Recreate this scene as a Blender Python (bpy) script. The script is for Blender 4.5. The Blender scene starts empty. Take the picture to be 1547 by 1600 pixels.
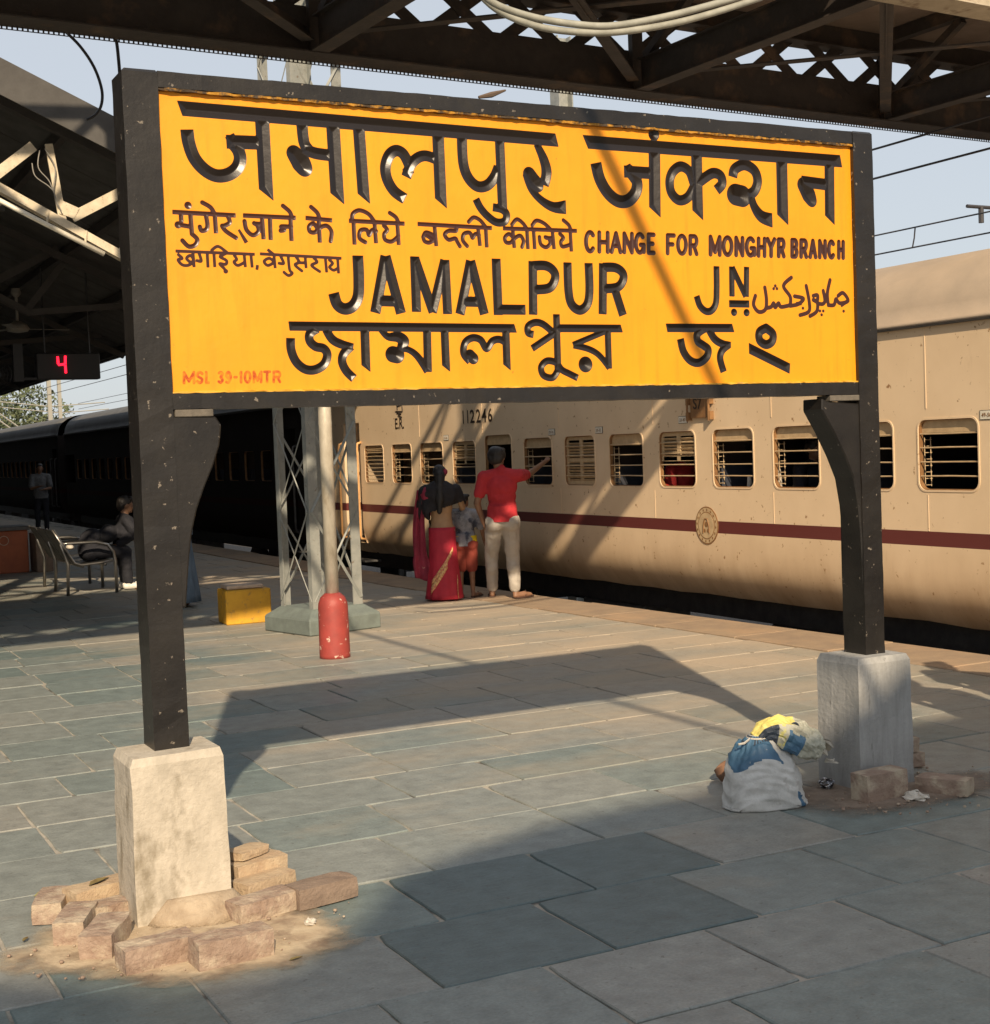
import bpy, bmesh, math, random
import numpy as np
from mathutils import Vector, Matrix

# ------------------------------------------------------------------ camera, world, sun, exposure
S = bpy.context.scene
COL = S.collection
R = math.radians
CAM_H = 1.68
F_PX, YAW, PITCH, ROLL = 2237.0, 27.26, -2.62, -2.156
PW, PH = 1547.0, 1600.0
_y, _p, _r = R(YAW), R(PITCH), R(ROLL)
FW = np.array([math.sin(_y) * math.cos(_p), math.cos(_y) * math.cos(_p), math.sin(_p)])
_R0 = np.array([math.cos(_y), -math.sin(_y), 0.0]); _U0 = np.cross(_R0, FW)
RT = _R0 * math.cos(_r) + _U0 * math.sin(_r); UP = -_R0 * math.sin(_r) + _U0 * math.cos(_r)
CP = np.array([0, 0, CAM_H])
cd = bpy.data.cameras.new('camera'); cam = bpy.data.objects.new('camera', cd); COL.objects.link(cam)
cam.matrix_world = Matrix(((RT[0], UP[0], -FW[0], CP[0]), (RT[1], UP[1], -FW[1], CP[1]), (RT[2], UP[2], -FW[2], CP[2]), (0, 0, 0, 1)))
cd.sensor_fit = 'HORIZONTAL'; cd.sensor_width = 36.0; cd.lens = F_PX * 36.0 / PW
cd.clip_end = 3000; cd.clip_start = 0.05
S.camera = cam
SUN_AZ, SUN_EL = 20.2, 32.3           # azimuth of the light's travel from +Y towards +X, elevation
w = bpy.data.worlds.new('World'); S.world = w; w.use_nodes = True
nt = w.node_tree; bg = nt.nodes['Background']
sky = nt.nodes.new('ShaderNodeTexSky'); sky.sky_type = 'NISHITA'; sky.sun_disc = False
sky.sun_elevation = R(SUN_EL); sky.sun_rotation = R(180 + SUN_AZ); sky.dust_density = 1.5; sky.air_density = 1.0; sky.ozone_density = 1.0
hz = nt.nodes.new('ShaderNodeMix'); hz.data_type = 'RGBA'; hz.inputs[0].default_value = 0.74; hz.inputs[7].default_value = (7.2, 7.6, 8.1, 1)   # thin even haze over the sky
nt.links.new(sky.outputs[0], hz.inputs[6]); nt.links.new(hz.outputs[2], bg.inputs[0]); bg.inputs[1].default_value = 0.082
sd = bpy.data.lights.new('sun', 'SUN'); sun = bpy.data.objects.new('sun', sd); COL.objects.link(sun)
LD = Vector((math.sin(R(SUN_AZ)) * math.cos(R(SUN_EL)), math.cos(R(SUN_AZ)) * math.cos(R(SUN_EL)), -math.sin(R(SUN_EL))))
sun.rotation_euler = LD.to_track_quat('-Z', 'Y').to_euler(); sun.location = (-8, -20, 18)
sd.energy = 5.0; sd.angle = R(0.7); sd.color = (1.0, 0.80, 0.56)
S.view_settings.view_transform = 'Standard'; S.view_settings.look = 'None'
S.view_settings.exposure = 0.27; S.view_settings.gamma = 1.0
S.render.engine = 'CYCLES'
S.cycles.max_bounces = 6

# ------------------------------------------------------------------ pixel -> place helpers
def ray(x, y): return FW * F_PX + RT * (x - PW / 2) + UP * (PH / 2 - y)
def gr(x, y, z=0.0):
    d = ray(x, y); return CP + d * (z - CP[2]) / d[2]
def onY(x, y, Y):
    d = ray(x, y); return CP + d * Y / d[1]
def onX(x, y, X):
    d = ray(x, y); return CP + d * X / d[0]
def proj(P):
    d = np.asarray(P, float) - CP; k = d @ FW
    return (PW / 2 + F_PX * (d @ RT) / k, PH / 2 - F_PX * (d @ UP) / k, k)

# ------------------------------------------------------------------ materials
MATS = {}
def mat(name, c1, c2=None, rough=0.6, metal=0.0, scale=6.0, detail=6.0, lo=0.35, hi=0.65, bump=0.0, bscale=40.0, spec=0.5,
        c3=None, s3=1.0, lo3=0.55, hi3=0.75, stretch=None, emit=None):
    m = bpy.data.materials.new(name); m.use_nodes = True; MATS[name] = m
    t = m.node_tree; N = t.nodes; L = t.links
    b = N['Principled BSDF']; b.inputs['Roughness'].default_value = rough; b.inputs['Metallic'].default_value = metal
    b.inputs['Specular IOR Level'].default_value = spec
    geo = N.new('ShaderNodeNewGeometry'); vec = geo.outputs['Position']
    if stretch:
        mp = N.new('ShaderNodeMapping'); mp.inputs['Scale'].default_value = stretch; L.new(vec, mp.inputs['Vector']); svec = mp.outputs[0]
    else: svec = vec
    def noise(sc, v, d=detail):
        n = N.new('ShaderNodeTexNoise'); n.inputs['Scale'].default_value = sc; n.inputs['Detail'].default_value = d; n.inputs['Roughness'].default_value = 0.6
        L.new(v, n.inputs['Vector']); return n.outputs['Fac']
    def ramp(fac, a, bb):
        r = N.new('ShaderNodeMapRange'); r.inputs['From Min'].default_value = a; r.inputs['From Max'].default_value = bb; r.clamp = True
        L.new(fac, r.inputs['Value']); return r.outputs[0]
    def mix(fac, a, bb):
        x = N.new('ShaderNodeMix'); x.data_type = 'RGBA'
        if hasattr(fac, 'links') or not isinstance(fac, float): L.new(fac, x.inputs[0])
        else: x.inputs[0].default_value = fac
        for s, v in ((6, a), (7, bb)):
            if isinstance(v, tuple): x.inputs[s].default_value = (*v, 1)
            else: L.new(v, x.inputs[s])
        return x.outputs[2]
    col = None
    if c2 is None:
        b.inputs['Base Color'].default_value = (*c1, 1)
    else:
        col = mix(ramp(noise(scale, svec), lo, hi), c1, c2)
        if c3 is not None: col = mix(ramp(noise(s3, svec), lo3, hi3), col, c3)
        L.new(col, b.inputs['Base Color'])
    if bump:
        bp = N.new('ShaderNodeBump'); bp.inputs['Strength'].default_value = 1.0; bp.inputs['Distance'].default_value = bump
        L.new(noise(bscale, vec), bp.inputs['Height']); L.new(bp.outputs[0], b.inputs['Normal'])
    if emit:
        b.inputs['Emission Color'].default_value = (*emit[0], 1); b.inputs['Emission Strength'].default_value = emit[1]
    m['h'] = 0
    HOOK[name] = dict(t=t, N=N, L=L, b=b, vec=vec, noise=noise, ramp=ramp, mix=mix, col=col)
    return m
HOOK = {}

# ------------------------------------------------------------------ mesh helpers
def tag(o, label=None, cat=None, group=None, kind=None):
    if label: o['label'] = label
    if cat: o['category'] = cat
    if group: o['group'] = group
    if kind: o['kind'] = kind
    return o
def empty(name, loc, label=None, cat=None, group=None, rz=0.0):
    o = bpy.data.objects.new(name, None); COL.objects.link(o); o.location = loc; o.rotation_euler = (0, 0, rz); o.empty_display_size = 0.2
    return tag(o, label, cat, group)
def world_off(p):
    v = Vector((0, 0, 0))
    while p is not None: v += Vector(p.location); p = p.parent
    return v
class MB:
    def __init__(s): s.v = []; s.f = []; s.m = []
    def add(s, vs, fs, mi=0):
        o = len(s.v); s.v += [tuple(map(float, q)) for q in vs]; s.f += [tuple(i + o for i in q) for q in fs]; s.m += [mi] * len(fs); return s
    def box(s, lo, hi, mi=0):
        a, b = lo, hi
        vs = [(a[0], a[1], a[2]), (b[0], a[1], a[2]), (b[0], b[1], a[2]), (a[0], b[1], a[2]), (a[0], a[1], b[2]), (b[0], a[1], b[2]), (b[0], b[1], b[2]), (a[0], b[1], b[2])]
        return s.add(vs, [(0, 3, 2, 1), (4, 5, 6, 7), (0, 1, 5, 4), (1, 2, 6, 5), (2, 3, 7, 6), (3, 0, 4, 7)], mi)
    def bar(s, p0, p1, wd, ht, up=(0, 0, 1), mi=0):
        p0 = Vector(p0); p1 = Vector(p1); d = (p1 - p0).normalized(); u = Vector(up)
        if abs(d.dot(u)) > 0.99: u = Vector((0, 1, 0))
        sx = d.cross(u).normalized(); u = sx.cross(d).normalized()
        vs = []
        for p in (p0, p1):
            for a, bb in ((-1, -1), (1, -1), (1, 1), (-1, 1)): vs.append(p + sx * a * wd / 2 + u * bb * ht / 2)
        return s.add(vs, [(0, 1, 2, 3), (7, 6, 5, 4), (0, 4, 5, 1), (1, 5, 6, 2), (2, 6, 7, 3), (3, 7, 4, 0)], mi)
    def tube(s, pts, r, seg=8, mi=0, cap=True):
        P = [Vector(p) for p in pts]; n = len(P); rs = r if isinstance(r, (list, tuple)) else [r] * n
        ref = None; vs = []; fs = []
        for i, p in enumerate(P):
            d = (P[min(i + 1, n - 1)] - P[max(i - 1, 0)])
            d = d.normalized() if d.length > 1e-9 else Vector((0, 0, 1))
            if ref is None:
                ref = d.orthogonal().normalized()
            else:
                ref = (ref - d * ref.dot(d)); ref = ref.normalized() if ref.length > 1e-6 else d.orthogonal().normalized()
            b = d.cross(ref)
            for k in range(seg):
                a = 2 * math.pi * k / seg; vs.append(p + (ref * math.cos(a) + b * math.sin(a)) * rs[i])
        for i in range(n - 1):
            for k in range(seg):
                fs.append((i * seg + k, i * seg + (k + 1) % seg, (i + 1) * seg + (k + 1) % seg, (i + 1) * seg + k))
        if cap: fs.append(tuple(range(seg))[::-1]); fs.append(tuple((n - 1) * seg + k for k in range(seg)))
        return s.add(vs, fs, mi)
    def loft(s, rings, cap=True, mi=0, closed=True):
        seg = len(rings[0]); vs = [q for r in rings for q in r]; fs = []
        for i in range(len(rings) - 1):
            for k in range(seg if closed else seg - 1):
                fs.append((i * seg + k, i * seg + (k + 1) % seg, (i + 1) * seg + (k + 1) % seg, (i + 1) * seg + k))
        if cap and closed: fs.append(tuple(range(seg))[::-1]); fs.append(tuple((len(rings) - 1) * seg + k for k in range(seg)))
        return s.add(vs, fs, mi)
    def lathe(s, prof, c=(0, 0, 0), seg=24, mi=0):
        return s.loft([[(c[0] + r * math.cos(2 * math.pi * k / seg), c[1] + r * math.sin(2 * math.pi * k / seg), c[2] + z) for k in range(seg)] for r, z in prof], True, mi)
    def prism(s, poly, d, mi=0):
        n = len(poly); d = Vector(d); A = [Vector(p) for p in poly]; vs = A + [a + d for a in A]
        fs = [tuple(range(n))[::-1], tuple(range(n, 2 * n))] + [(i, (i + 1) % n, n + (i + 1) % n, n + i) for i in range(n)]
        return s.add(vs, fs, mi)
    def ball(s, c, r, nu=12, nv=8, mi=0, rot=None):
        rx, ry, rz = r if isinstance(r, (tuple, list)) else (r, r, r); rings = []
        for i in range(1, nv):
            ph = math.pi * i / nv - math.pi / 2; ring = []
            for k in range(nu):
                a = 2 * math.pi * k / nu; q = Vector((rx * math.cos(ph) * math.cos(a), ry * math.cos(ph) * math.sin(a), rz * math.sin(ph)))
                if rot is not None: q = rot @ q
                ring.append(Vector(c) + q)
            rings.append(ring)
        return s.loft(rings, True, mi)
    def cone(s, p0, p1, r0, r1, seg=10, mi=0):
        p0 = Vector(p0); p1 = Vector(p1); d = (p1 - p0); L = d.length; d.normalize()
        pts = []; rs = []
        for k in (0.05, 0.35, 0.7): a = k * math.pi / 2; pts.append(p0 - d * r0 * math.cos(a)); rs.append(r0 * math.sin(a))
        pts += [p0, p1]; rs += [r0, r1]
        for k in (0.7, 0.35, 0.05): a = k * math.pi / 2; pts.append(p1 + d * r1 * math.cos(a)); rs.append(r1 * math.sin(a))
        return s.tube(pts, rs, seg, mi)
    def mesh(s, name, off=(0, 0, 0)):
        me = bpy.data.meshes.new(name); o = off
        me.from_pydata([(q[0] - o[0], q[1] - o[1], q[2] - o[2]) for q in s.v], [], s.f)
        if any(s.m): me.polygons.foreach_set('material_index', s.m)
        me.update(); return me
    def build(s, name, mats, parent=None, smooth=False, bevel=0.0, fix=False, **kw):
        off = world_off(parent) if parent is not None else Vector((0, 0, 0))
        me = s.mesh(name, off)
        for q in (mats if isinstance(mats, (list, tuple)) else [mats]): me.materials.append(MATS[q] if isinstance(q, str) else q)
        if fix or bevel:
            bm = bmesh.new(); bm.from_mesh(me)
            if fix: bmesh.ops.remove_doubles(bm, verts=bm.verts, dist=1e-5)
            if bevel: bmesh.ops.bevel(bm, geom=list(bm.edges), offset=bevel, segments=1, affect='EDGES', clamp_overlap=True)
            bmesh.ops.recalc_face_normals(bm, faces=bm.faces); bm.to_mesh(me); bm.free()
        if smooth: me.shade_smooth()
        o = bpy.data.objects.new(name, me); COL.objects.link(o)
        if parent is not None: o.parent = parent
        return tag(o, **kw)
def centre_origin(o):
    """move a top-level mesh object's origin to the middle of its base"""
    me = o.data; co = np.empty(len(me.vertices) * 3, 'f'); me.vertices.foreach_get('co', co); co = co.reshape(-1, 3)
    c = (co.max(0) + co.min(0)) / 2; c[2] = co[:, 2].min(); me.vertices.foreach_set('co', (co - c).ravel()); me.update(); o.location = tuple(map(float, c)); return o
def thing(mb, name, mats, label, cat, group=None, **kw):
    return centre_origin(mb.build(name, mats, None, label=label, cat=cat, group=group, **kw))
def inst(name, me, parent, loc=(0, 0, 0), rot=(0, 0, 0), scale=(1, 1, 1)):
    o = bpy.data.objects.new(name, me); COL.objects.link(o); o.parent = parent; o.location = loc; o.rotation_euler = rot; o.scale = scale; return o

# ------------------------------------------------------------------ materials used
def srgb(r, g, b):
    f = lambda c: c / 12.92 if c <= 0.04045 else ((c + 0.055) / 1.055) ** 2.4
    return tuple(f(q / 255.0) for q in (r, g, b))
mat('black_paint', (0.0085, 0.007, 0.006), (0.017, 0.0145, 0.012), 0.40, scale=5, bump=0.0012, bscale=38, c3=(0.17, 0.145, 0.115), s3=34, lo3=0.655, hi3=0.685)
mat('seat_mortar', (0.15, 0.13, 0.105), (0.09, 0.08, 0.065), 0.9, scale=20, bump=.003)
mat('concrete', (0.50, 0.45, 0.37), (0.39, 0.35, 0.285), 0.88, scale=9, bump=0.006, bscale=38, c3=(0.24, 0.205, 0.15), s3=5.0, lo3=0.53, hi3=0.66, stretch=(1.6, 1.6, .8))
mat('concrete_grey', (0.36, 0.36, 0.35), (0.27, 0.27, 0.26), 0.85, scale=7, bump=0.004, bscale=45, c3=(0.17, 0.17, 0.16), s3=9, lo3=0.62, hi3=0.72, stretch=(3, 3, 0.5))
mat('mortar', (0.44, 0.41, 0.35), (0.28, 0.26, 0.22), 0.9, scale=5, bump=0.003, bscale=80, c3=(0.10, 0.095, 0.085), s3=2.6, lo3=0.50, hi3=0.60)
mat('cement_skirt', (0.42, 0.34, 0.245), (0.30, 0.23, 0.16), 0.95, scale=14, bump=0.008, bscale=50)
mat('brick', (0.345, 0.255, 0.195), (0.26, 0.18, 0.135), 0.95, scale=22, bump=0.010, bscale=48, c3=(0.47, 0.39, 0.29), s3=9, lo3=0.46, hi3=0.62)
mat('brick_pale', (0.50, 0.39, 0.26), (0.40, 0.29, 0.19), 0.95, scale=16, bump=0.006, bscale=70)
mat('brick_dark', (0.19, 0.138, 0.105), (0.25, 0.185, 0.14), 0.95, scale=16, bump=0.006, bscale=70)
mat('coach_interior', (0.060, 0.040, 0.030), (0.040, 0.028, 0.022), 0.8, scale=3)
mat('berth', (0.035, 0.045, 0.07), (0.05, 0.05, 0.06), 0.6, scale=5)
mat('cream_metal', (0.58, 0.43, 0.25), (0.46, 0.33, 0.19), 0.5, scale=14)
mat('roof_paint', (0.50, 0.40, 0.30), (0.42, 0.34, 0.26), 0.6, scale=2.0, bump=0.003, bscale=12)
mat('under_dark', (0.016, 0.014, 0.013), (0.035, 0.030, 0.026), 0.7, scale=8, bump=0.004, bscale=30)
mat('under_grey', (0.07, 0.07, 0.07), (0.12, 0.115, 0.11), 0.6, scale=10)
mat('letter_paint', (0.035, 0.022, 0.014), None, 0.6)
mat('plate_brown', (0.20, 0.10, 0.04), (0.28, 0.15, 0.06), 0.6, scale=15)
mat('rail_steel', (0.12, 0.09, 0.07), (0.2, 0.16, 0.13), 0.5, metal=0.6, scale=20)
mat('ballast', (0.06, 0.05, 0.042), (0.14, 0.12, 0.10), 0.95, scale=30, bump=0.03, bscale=24)
mat('earth', (0.16, 0.12, 0.085), (0.10, 0.085, 0.06), 0.95, scale=0.3)
mat('mast_grey', (0.30, 0.31, 0.29), (0.22, 0.235, 0.225), 0.55, scale=9, bump=0.001, bscale=60, c3=(0.16, 0.13, 0.10), s3=22, lo3=0.63, hi3=0.70)
mat('pad_green', (0.17, 0.205, 0.19), (0.13, 0.155, 0.145), 0.8, scale=8, bump=0.003, bscale=40)
mat('silver_paint', (0.62, 0.57, 0.47), (0.50, 0.45, 0.36), 0.38, metal=0.25, scale=26, c3=(0.28, 0.22, 0.14), s3=7, lo3=0.56, hi3=0.75, stretch=(1, 1, .4))
mat('red_paint', (0.36, 0.055, 0.045), (0.27, 0.045, 0.038), 0.55, scale=7, c3=(0.60, 0.44, 0.36), s3=15, lo3=0.625, hi3=0.645, bump=0.002, bscale=40)
mat('yellow_box', (0.66, 0.36, 0.025), (0.52, 0.27, 0.02), 0.6, scale=5, bump=0.002, bscale=50, c3=(0.34, 0.20, 0.05), s3=12, lo3=0.58, hi3=0.68)
mat('pale_stone', (0.58, 0.46, 0.36), (0.44, 0.34, 0.26), 0.85, scale=20, bump=0.004, bscale=50)
mat('bridge_steel', (0.055, 0.044, 0.038), (0.036, 0.029, 0.026), 0.7, scale=6, bump=0.003, bscale=30, c3=(0.13, 0.085, 0.055), s3=3, lo3=0.55, hi3=0.7)
mat('bridge_sunlit', (0.46, 0.40, 0.30), (0.34, 0.29, 0.21), 0.7, scale=7, bump=0.003, bscale=30, c3=(0.16, 0.10, 0.06), s3=5, lo3=0.58, hi3=0.7)  # near girder's copy of the steel, sunlight put into its paler colour
mat('deck_brown', (0.30, 0.235, 0.19), (0.21, 0.16, 0.13), 0.85, scale=2.5, bump=0.004, bscale=18)
mat('pvc', (0.36, 0.36, 0.31), (0.26, 0.26, 0.22), 0.45, scale=10)
mat('cable_black', (0.02, 0.02, 0.024), None, 0.5)
mat('wire', (0.045, 0.042, 0.045), None, 0.5)
mat('canopy_sheet', (0.085, 0.082, 0.078), (0.055, 0.052, 0.05), 0.75, scale=3, bump=0.002, bscale=20)
mat('canopy_steel', (0.055, 0.05, 0.047), (0.04, 0.036, 0.034), 0.7, scale=5)
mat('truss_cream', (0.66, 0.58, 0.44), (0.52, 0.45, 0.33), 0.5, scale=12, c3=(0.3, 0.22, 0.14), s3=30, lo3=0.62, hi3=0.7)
mat('white_paint', (0.78, 0.74, 0.64), (0.66, 0.62, 0.52), 0.4, scale=12)
mat('fan_grey', (0.22, 0.21, 0.19), None, 0.5)
mat('display_black', (0.012, 0.012, 0.014), None, 0.5)
mat('led_red', (0.5, 0.0, 0.01), None, 0.5, emit=((1.0, 0.01, 0.03), 3.0))
mat('bench_steel', (0.34, 0.33, 0.31), (0.26, 0.25, 0.23), 0.30, metal=0.9, scale=12)
mat('bench_mesh', (0.05, 0.05, 0.05), (0.08, 0.08, 0.08), 0.5, metal=0.5, scale=30)
mat('plinth_red', (0.40, 0.12, 0.055), (0.30, 0.09, 0.045), 0.75, scale=5)
mat('skin', (0.27, 0.145, 0.085), (0.22, 0.115, 0.068), 0.55, scale=20)
mat('skin_pale', (0.42, 0.26, 0.14), (0.36, 0.21, 0.115), 0.55, scale=12)
mat('hair', (0.012, 0.010, 0.010), (0.022, 0.018, 0.016), 0.55, scale=60, stretch=(4, 4, .3), bump=0.003, bscale=90)
mat('black_cloth', (0.013, 0.012, 0.015), (0.022, 0.02, 0.024), 0.85, scale=14, bump=0.006, bscale=22)
mat('red_shirt', (0.50, 0.030, 0.040), (0.42, 0.024, 0.034), 0.85, scale=9, bump=0.010, bscale=11)
mat('grey_trousers', (0.50, 0.46, 0.41), (0.42, 0.385, 0.34), 0.9, scale=8, bump=0.010, bscale=16)
mat('sari_red', (0.50, 0.022, 0.050), (0.40, 0.018, 0.042), 0.7, scale=6, bump=0.010, bscale=14)
mat('sari_pink', (0.34, 0.03, 0.065), (0.22, 0.018, 0.045), 0.75, scale=9, bump=0.008, bscale=18, c3=(0.6, 0.36, 0.30), s3=20, lo3=0.66, hi3=0.70)
mat('gold', (0.75, 0.50, 0.22), (0.58, 0.20, 0.12), 0.5, scale=45, lo=0.45, hi=0.55)
mat('shorts_red', (0.30, 0.055, 0.035), (0.24, 0.045, 0.03), 0.85, scale=9, bump=0.006, bscale=18)
mat('boy_shirt', (0.20, 0.21, 0.24), (0.36, 0.37, 0.40), 0.85, scale=18, bump=0.006, bscale=20, c3=(0.06, 0.07, 0.10), s3=9, lo3=0.5, hi3=0.6)
mat('yellow_cloth', (0.80, 0.58, 0.01), None, 0.8)
mat('sandal', (0.10, 0.05, 0.035), (0.07, 0.04, 0.03), 0.8, scale=20)
mat('navy_cloth', (0.012, 0.013, 0.020), (0.020, 0.021, 0.028), 0.85, scale=9, bump=0.006, bscale=20)
mat('white_shoe', (0.78, 0.76, 0.70), (0.66, 0.64, 0.58), 0.6, scale=20)
mat('pale_shirt', (0.18, 0.18, 0.178), (0.12, 0.12, 0.125), 0.85, scale=18)
mat('bluegrey_cloth', (0.14, 0.20, 0.27), (0.09, 0.13, 0.18), 0.85, scale=6, bump=0.008, bscale=22, stretch=(3, 3, .5))
mat('red_cloth', (0.60, 0.04, 0.04), (0.45, 0.03, 0.03), 0.8, scale=15)
mat('white_cloth', (0.62, 0.58, 0.50), (0.50, 0.46, 0.40), 0.85, scale=15, bump=0.004, bscale=30)
mat('foil', (0.45, 0.45, 0.47), (0.08, 0.08, 0.09), 0.25, metal=0.8, scale=45, lo=0.45, hi=0.55)
mat('clay', (0.20, 0.105, 0.06), (0.14, 0.075, 0.045), 0.85, scale=18)
mat('dry_leaf', (0.20, 0.16, 0.06), (0.12, 0.08, 0.03), 0.8, scale=18)
mat('leaf_green', (0.26, 0.25, 0.08), None, 0.7)
mat('foliage', (0.06, 0.085, 0.035), (0.10, 0.11, 0.05), 0.8, scale=1.5)
mat('bark', (0.10, 0.07, 0.05), None, 0.9)
mat('gantry_pale', (0.30, 0.29, 0.25), None, 0.6)
mat('sack_white', (0.66, 0.65, 0.62), (0.52, 0.51, 0.48), 0.7, scale=13, bump=0.004, bscale=60, c3=(0.34, 0.30, 0.26), s3=11, lo3=0.60, hi3=0.74)
mat('sack_blue', (0.07, 0.16, 0.26), (0.05, 0.12, 0.20), 0.5, scale=14, bump=0.006, bscale=26, c3=(0.40, 0.42, 0.42), s3=42, lo3=0.66, hi3=0.69)
mat('sack_navy', (0.022, 0.030, 0.045), (0.035, 0.05, 0.075), 0.5, scale=14, bump=0.006, bscale=26)
mat('sack_yellow', (0.66, 0.56, 0.14), (0.55, 0.48, 0.16), 0.55, scale=10, bump=0.006, bscale=26)
mat('sack_clear', (0.48, 0.47, 0.38), (0.36, 0.36, 0.28), 0.5, scale=18, bump=0.008, bscale=30, c3=(0.60, 0.55, 0.12), s3=14, lo3=0.6, hi3=0.68)
mat('soil', (0.21, 0.155, 0.115), (0.27, 0.21, 0.16), 0.95, scale=20, bump=0.006, bscale=60)

# ------------------------------------------------------------------ slab stone: grey-green slate with drifts of beige dust
def slab_material(name, use_attr=False, fixed=None):
    mat(name, (0.2, 0.2, 0.2), None, 0.72)
    h = HOOK[name]; t, N, L, b, vec = h['t'], h['N'], h['L'], h['b'], h['vec']
    cr = N.new('ShaderNodeValToRGB'); e = cr.color_ramp.elements
    e[0].position = 0.0; e[0].color = (0.140, 0.184, 0.182, 1) if fixed is None else (0.104, 0.142, 0.144, 1); e[1].position = 1.0; e[1].color = (0.264, 0.266, 0.242, 1)
    for pos, c in ((0.25, (0.180, 0.218, 0.210, 1)), (0.55, (0.214, 0.238, 0.226, 1)), (0.8, (0.238, 0.254, 0.237, 1))):
        q = e.new(pos); q.color = c
    if fixed is not None: cr.inputs[0].default_value = fixed
    elif use_attr:
        a = N.new('ShaderNodeAttribute'); a.attribute_name = 'tint'; L.new(a.outputs['Fac'], cr.inputs[0])
    else:
        oi = N.new('ShaderNodeObjectInfo'); L.new(oi.outputs['Random'], cr.inputs[0])
    base = cr.outputs[0]
    fine = h['mix'](h['ramp'](h['noise'](9.0, vec), 0.3, 0.7), (0.80, 0.80, 0.80), (1.18, 1.18, 1.18))
    grn = N.new('ShaderNodeMix'); grn.data_type = 'RGBA'; grn.blend_type = 'MULTIPLY'; grn.inputs[0].default_value = 1.0; L.new(fine, grn.inputs[6]); L.new(h['mix'](h['ramp'](h['noise'](95.0, vec), 0.32, 0.68), (0.86, 0.86, 0.86), (1.12, 1.12, 1.12)), grn.inputs[7]); fine = grn.outputs[2]
    mul = N.new('ShaderNodeMix'); mul.data_type = 'RGBA'; mul.blend_type = 'MULTIPLY'; mul.inputs[0].default_value = 1.0
    L.new(base, mul.inputs[6]); L.new(fine, mul.inputs[7])
    sx = N.new('ShaderNodeSeparateXYZ'); L.new(vec, sx.inputs[0])
    gx = h['ramp'](sx.outputs[0], 1.2, 6.0); gy = h['ramp'](sx.outputs[1], 3.6, 8.5)
    def math2(op, a, bb):
        m = N.new('ShaderNodeMath'); m.operation = op
        for i, q in enumerate((a, bb)):
            if isinstance(q, (int, float)): m.inputs[i].default_value = q
            else: L.new(q, m.inputs[i])
        return m.outputs[0]
    g = math2('MULTIPLY', gx, gy)
    mpg = N.new('ShaderNodeMapping'); mpg.inputs['Scale'].default_value = (0.9, 1.6, 1.0); L.new(vec, mpg.inputs['Vector'])
    nz = h['noise'](0.9, mpg.outputs[0])
    dust = h['ramp'](math2('ADD', nz, math2('MULTIPLY', g, 0.48)), 0.60, 1.08)
    spot = h['ramp'](h['noise'](5.0, vec), 0.62, 0.78)
    dust2 = math2('MULTIPLY', math2('ADD', dust, math2('MULTIPLY', spot, 0.22)), 0.86 if fixed is None else 0.22)
    col = h['mix'](dust2, mul.outputs[2], (0.44, 0.355, 0.26))
    stain = h['ramp'](h['noise'](2.3, vec), 0.64, 0.80); blot = h['ramp'](h['noise'](31.0, vec), 0.635, 0.68)
    col = h['mix'](math2('MULTIPLY', stain, 0.45), col, (0.085, 0.078, 0.066)); col = h['mix'](math2('MULTIPLY', blot, 0.5), col, (0.07, 0.06, 0.05))
    L.new(col, b.inputs['Base Color'])
    rr = N.new('ShaderNodeMapRange'); rr.inputs['To Min'].default_value = 0.50; rr.inputs['To Max'].default_value = 0.92; L.new(dust2, rr.inputs['Value'])
    L.new(rr.outputs[0], b.inputs['Roughness'])
    bp = N.new('ShaderNodeBump'); bp.inputs['Strength'].default_value = 0.8; bp.inputs['Distance'].default_value = 0.004
    mpb = N.new('ShaderNodeMapping'); mpb.inputs['Scale'].default_value = (0.7, 1.5, 1.0); L.new(vec, mpb.inputs['Vector'])
    L.new(h['noise'](22.0, mpb.outputs[0]), bp.inputs['Height']); L.new(bp.outputs[0], b.inputs['Normal'])
slab_material('slab_stone'); slab_material('slab_field', True); slab_material('slab_dark', fixed=0.0)
mat('coping', (0.34, 0.25, 0.165), (0.27, 0.20, 0.14), 0.92, scale=3.5, bump=0.004, bscale=30, c3=(0.42, 0.28, 0.17), s3=1.1, lo3=0.5, hi3=0.7)
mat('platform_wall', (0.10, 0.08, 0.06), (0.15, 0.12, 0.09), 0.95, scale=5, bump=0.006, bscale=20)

# ------------------------------------------------------------------ ground, track bed, platform
RAILZ = -1.02
mb = MB(); mb.add([(-900, -300, RAILZ - 0.35), (900, -300, RAILZ - 0.35), (900, 2500, RAILZ - 0.35), (-900, 2500, RAILZ - 0.35)], [(0, 1, 2, 3)])
mb.build('ground', 'earth', kind='structure')
mb = MB(); mb.prism([(8.0, -30, RAILZ - 0.34), (19.0, -30, RAILZ - 0.34), (18.4, -30, RAILZ - 0.14), (8.2, -30, RAILZ - 0.14)], (0, 160, 0))
mb.build('track_bed', 'ballast', kind='structure')
EDGE = [(-30.0, 8.15), (7.6, 7.96), (12.8, 7.66), (17.7, 7.50), (26.0, 7.50), (130.0, 7.50)]     # (Y, X) of the platform edge
def edge_x(Y):
    for (a, xa), (b, xb) in zip(EDGE, EDGE[1:]):
        if Y <= b: return xa + (xb - xa) * (Y - a) / (b - a)
    return EDGE[-1][1]
top = [(x, y, -0.006) for y, x in EDGE] + [(-14, 130, -0.006), (-14, -30, -0.006)]
mb = MB(); mb.prism([(x, y, RAILZ - 0.34) for x, y, z in top], (0, 0, 0.334 - RAILZ))
platform = mb.build('platform', ['mortar', 'platform_wall'], kind='structure')
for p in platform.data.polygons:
    if abs(p.normal.z) < 0.5: p.material_index = 1
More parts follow.
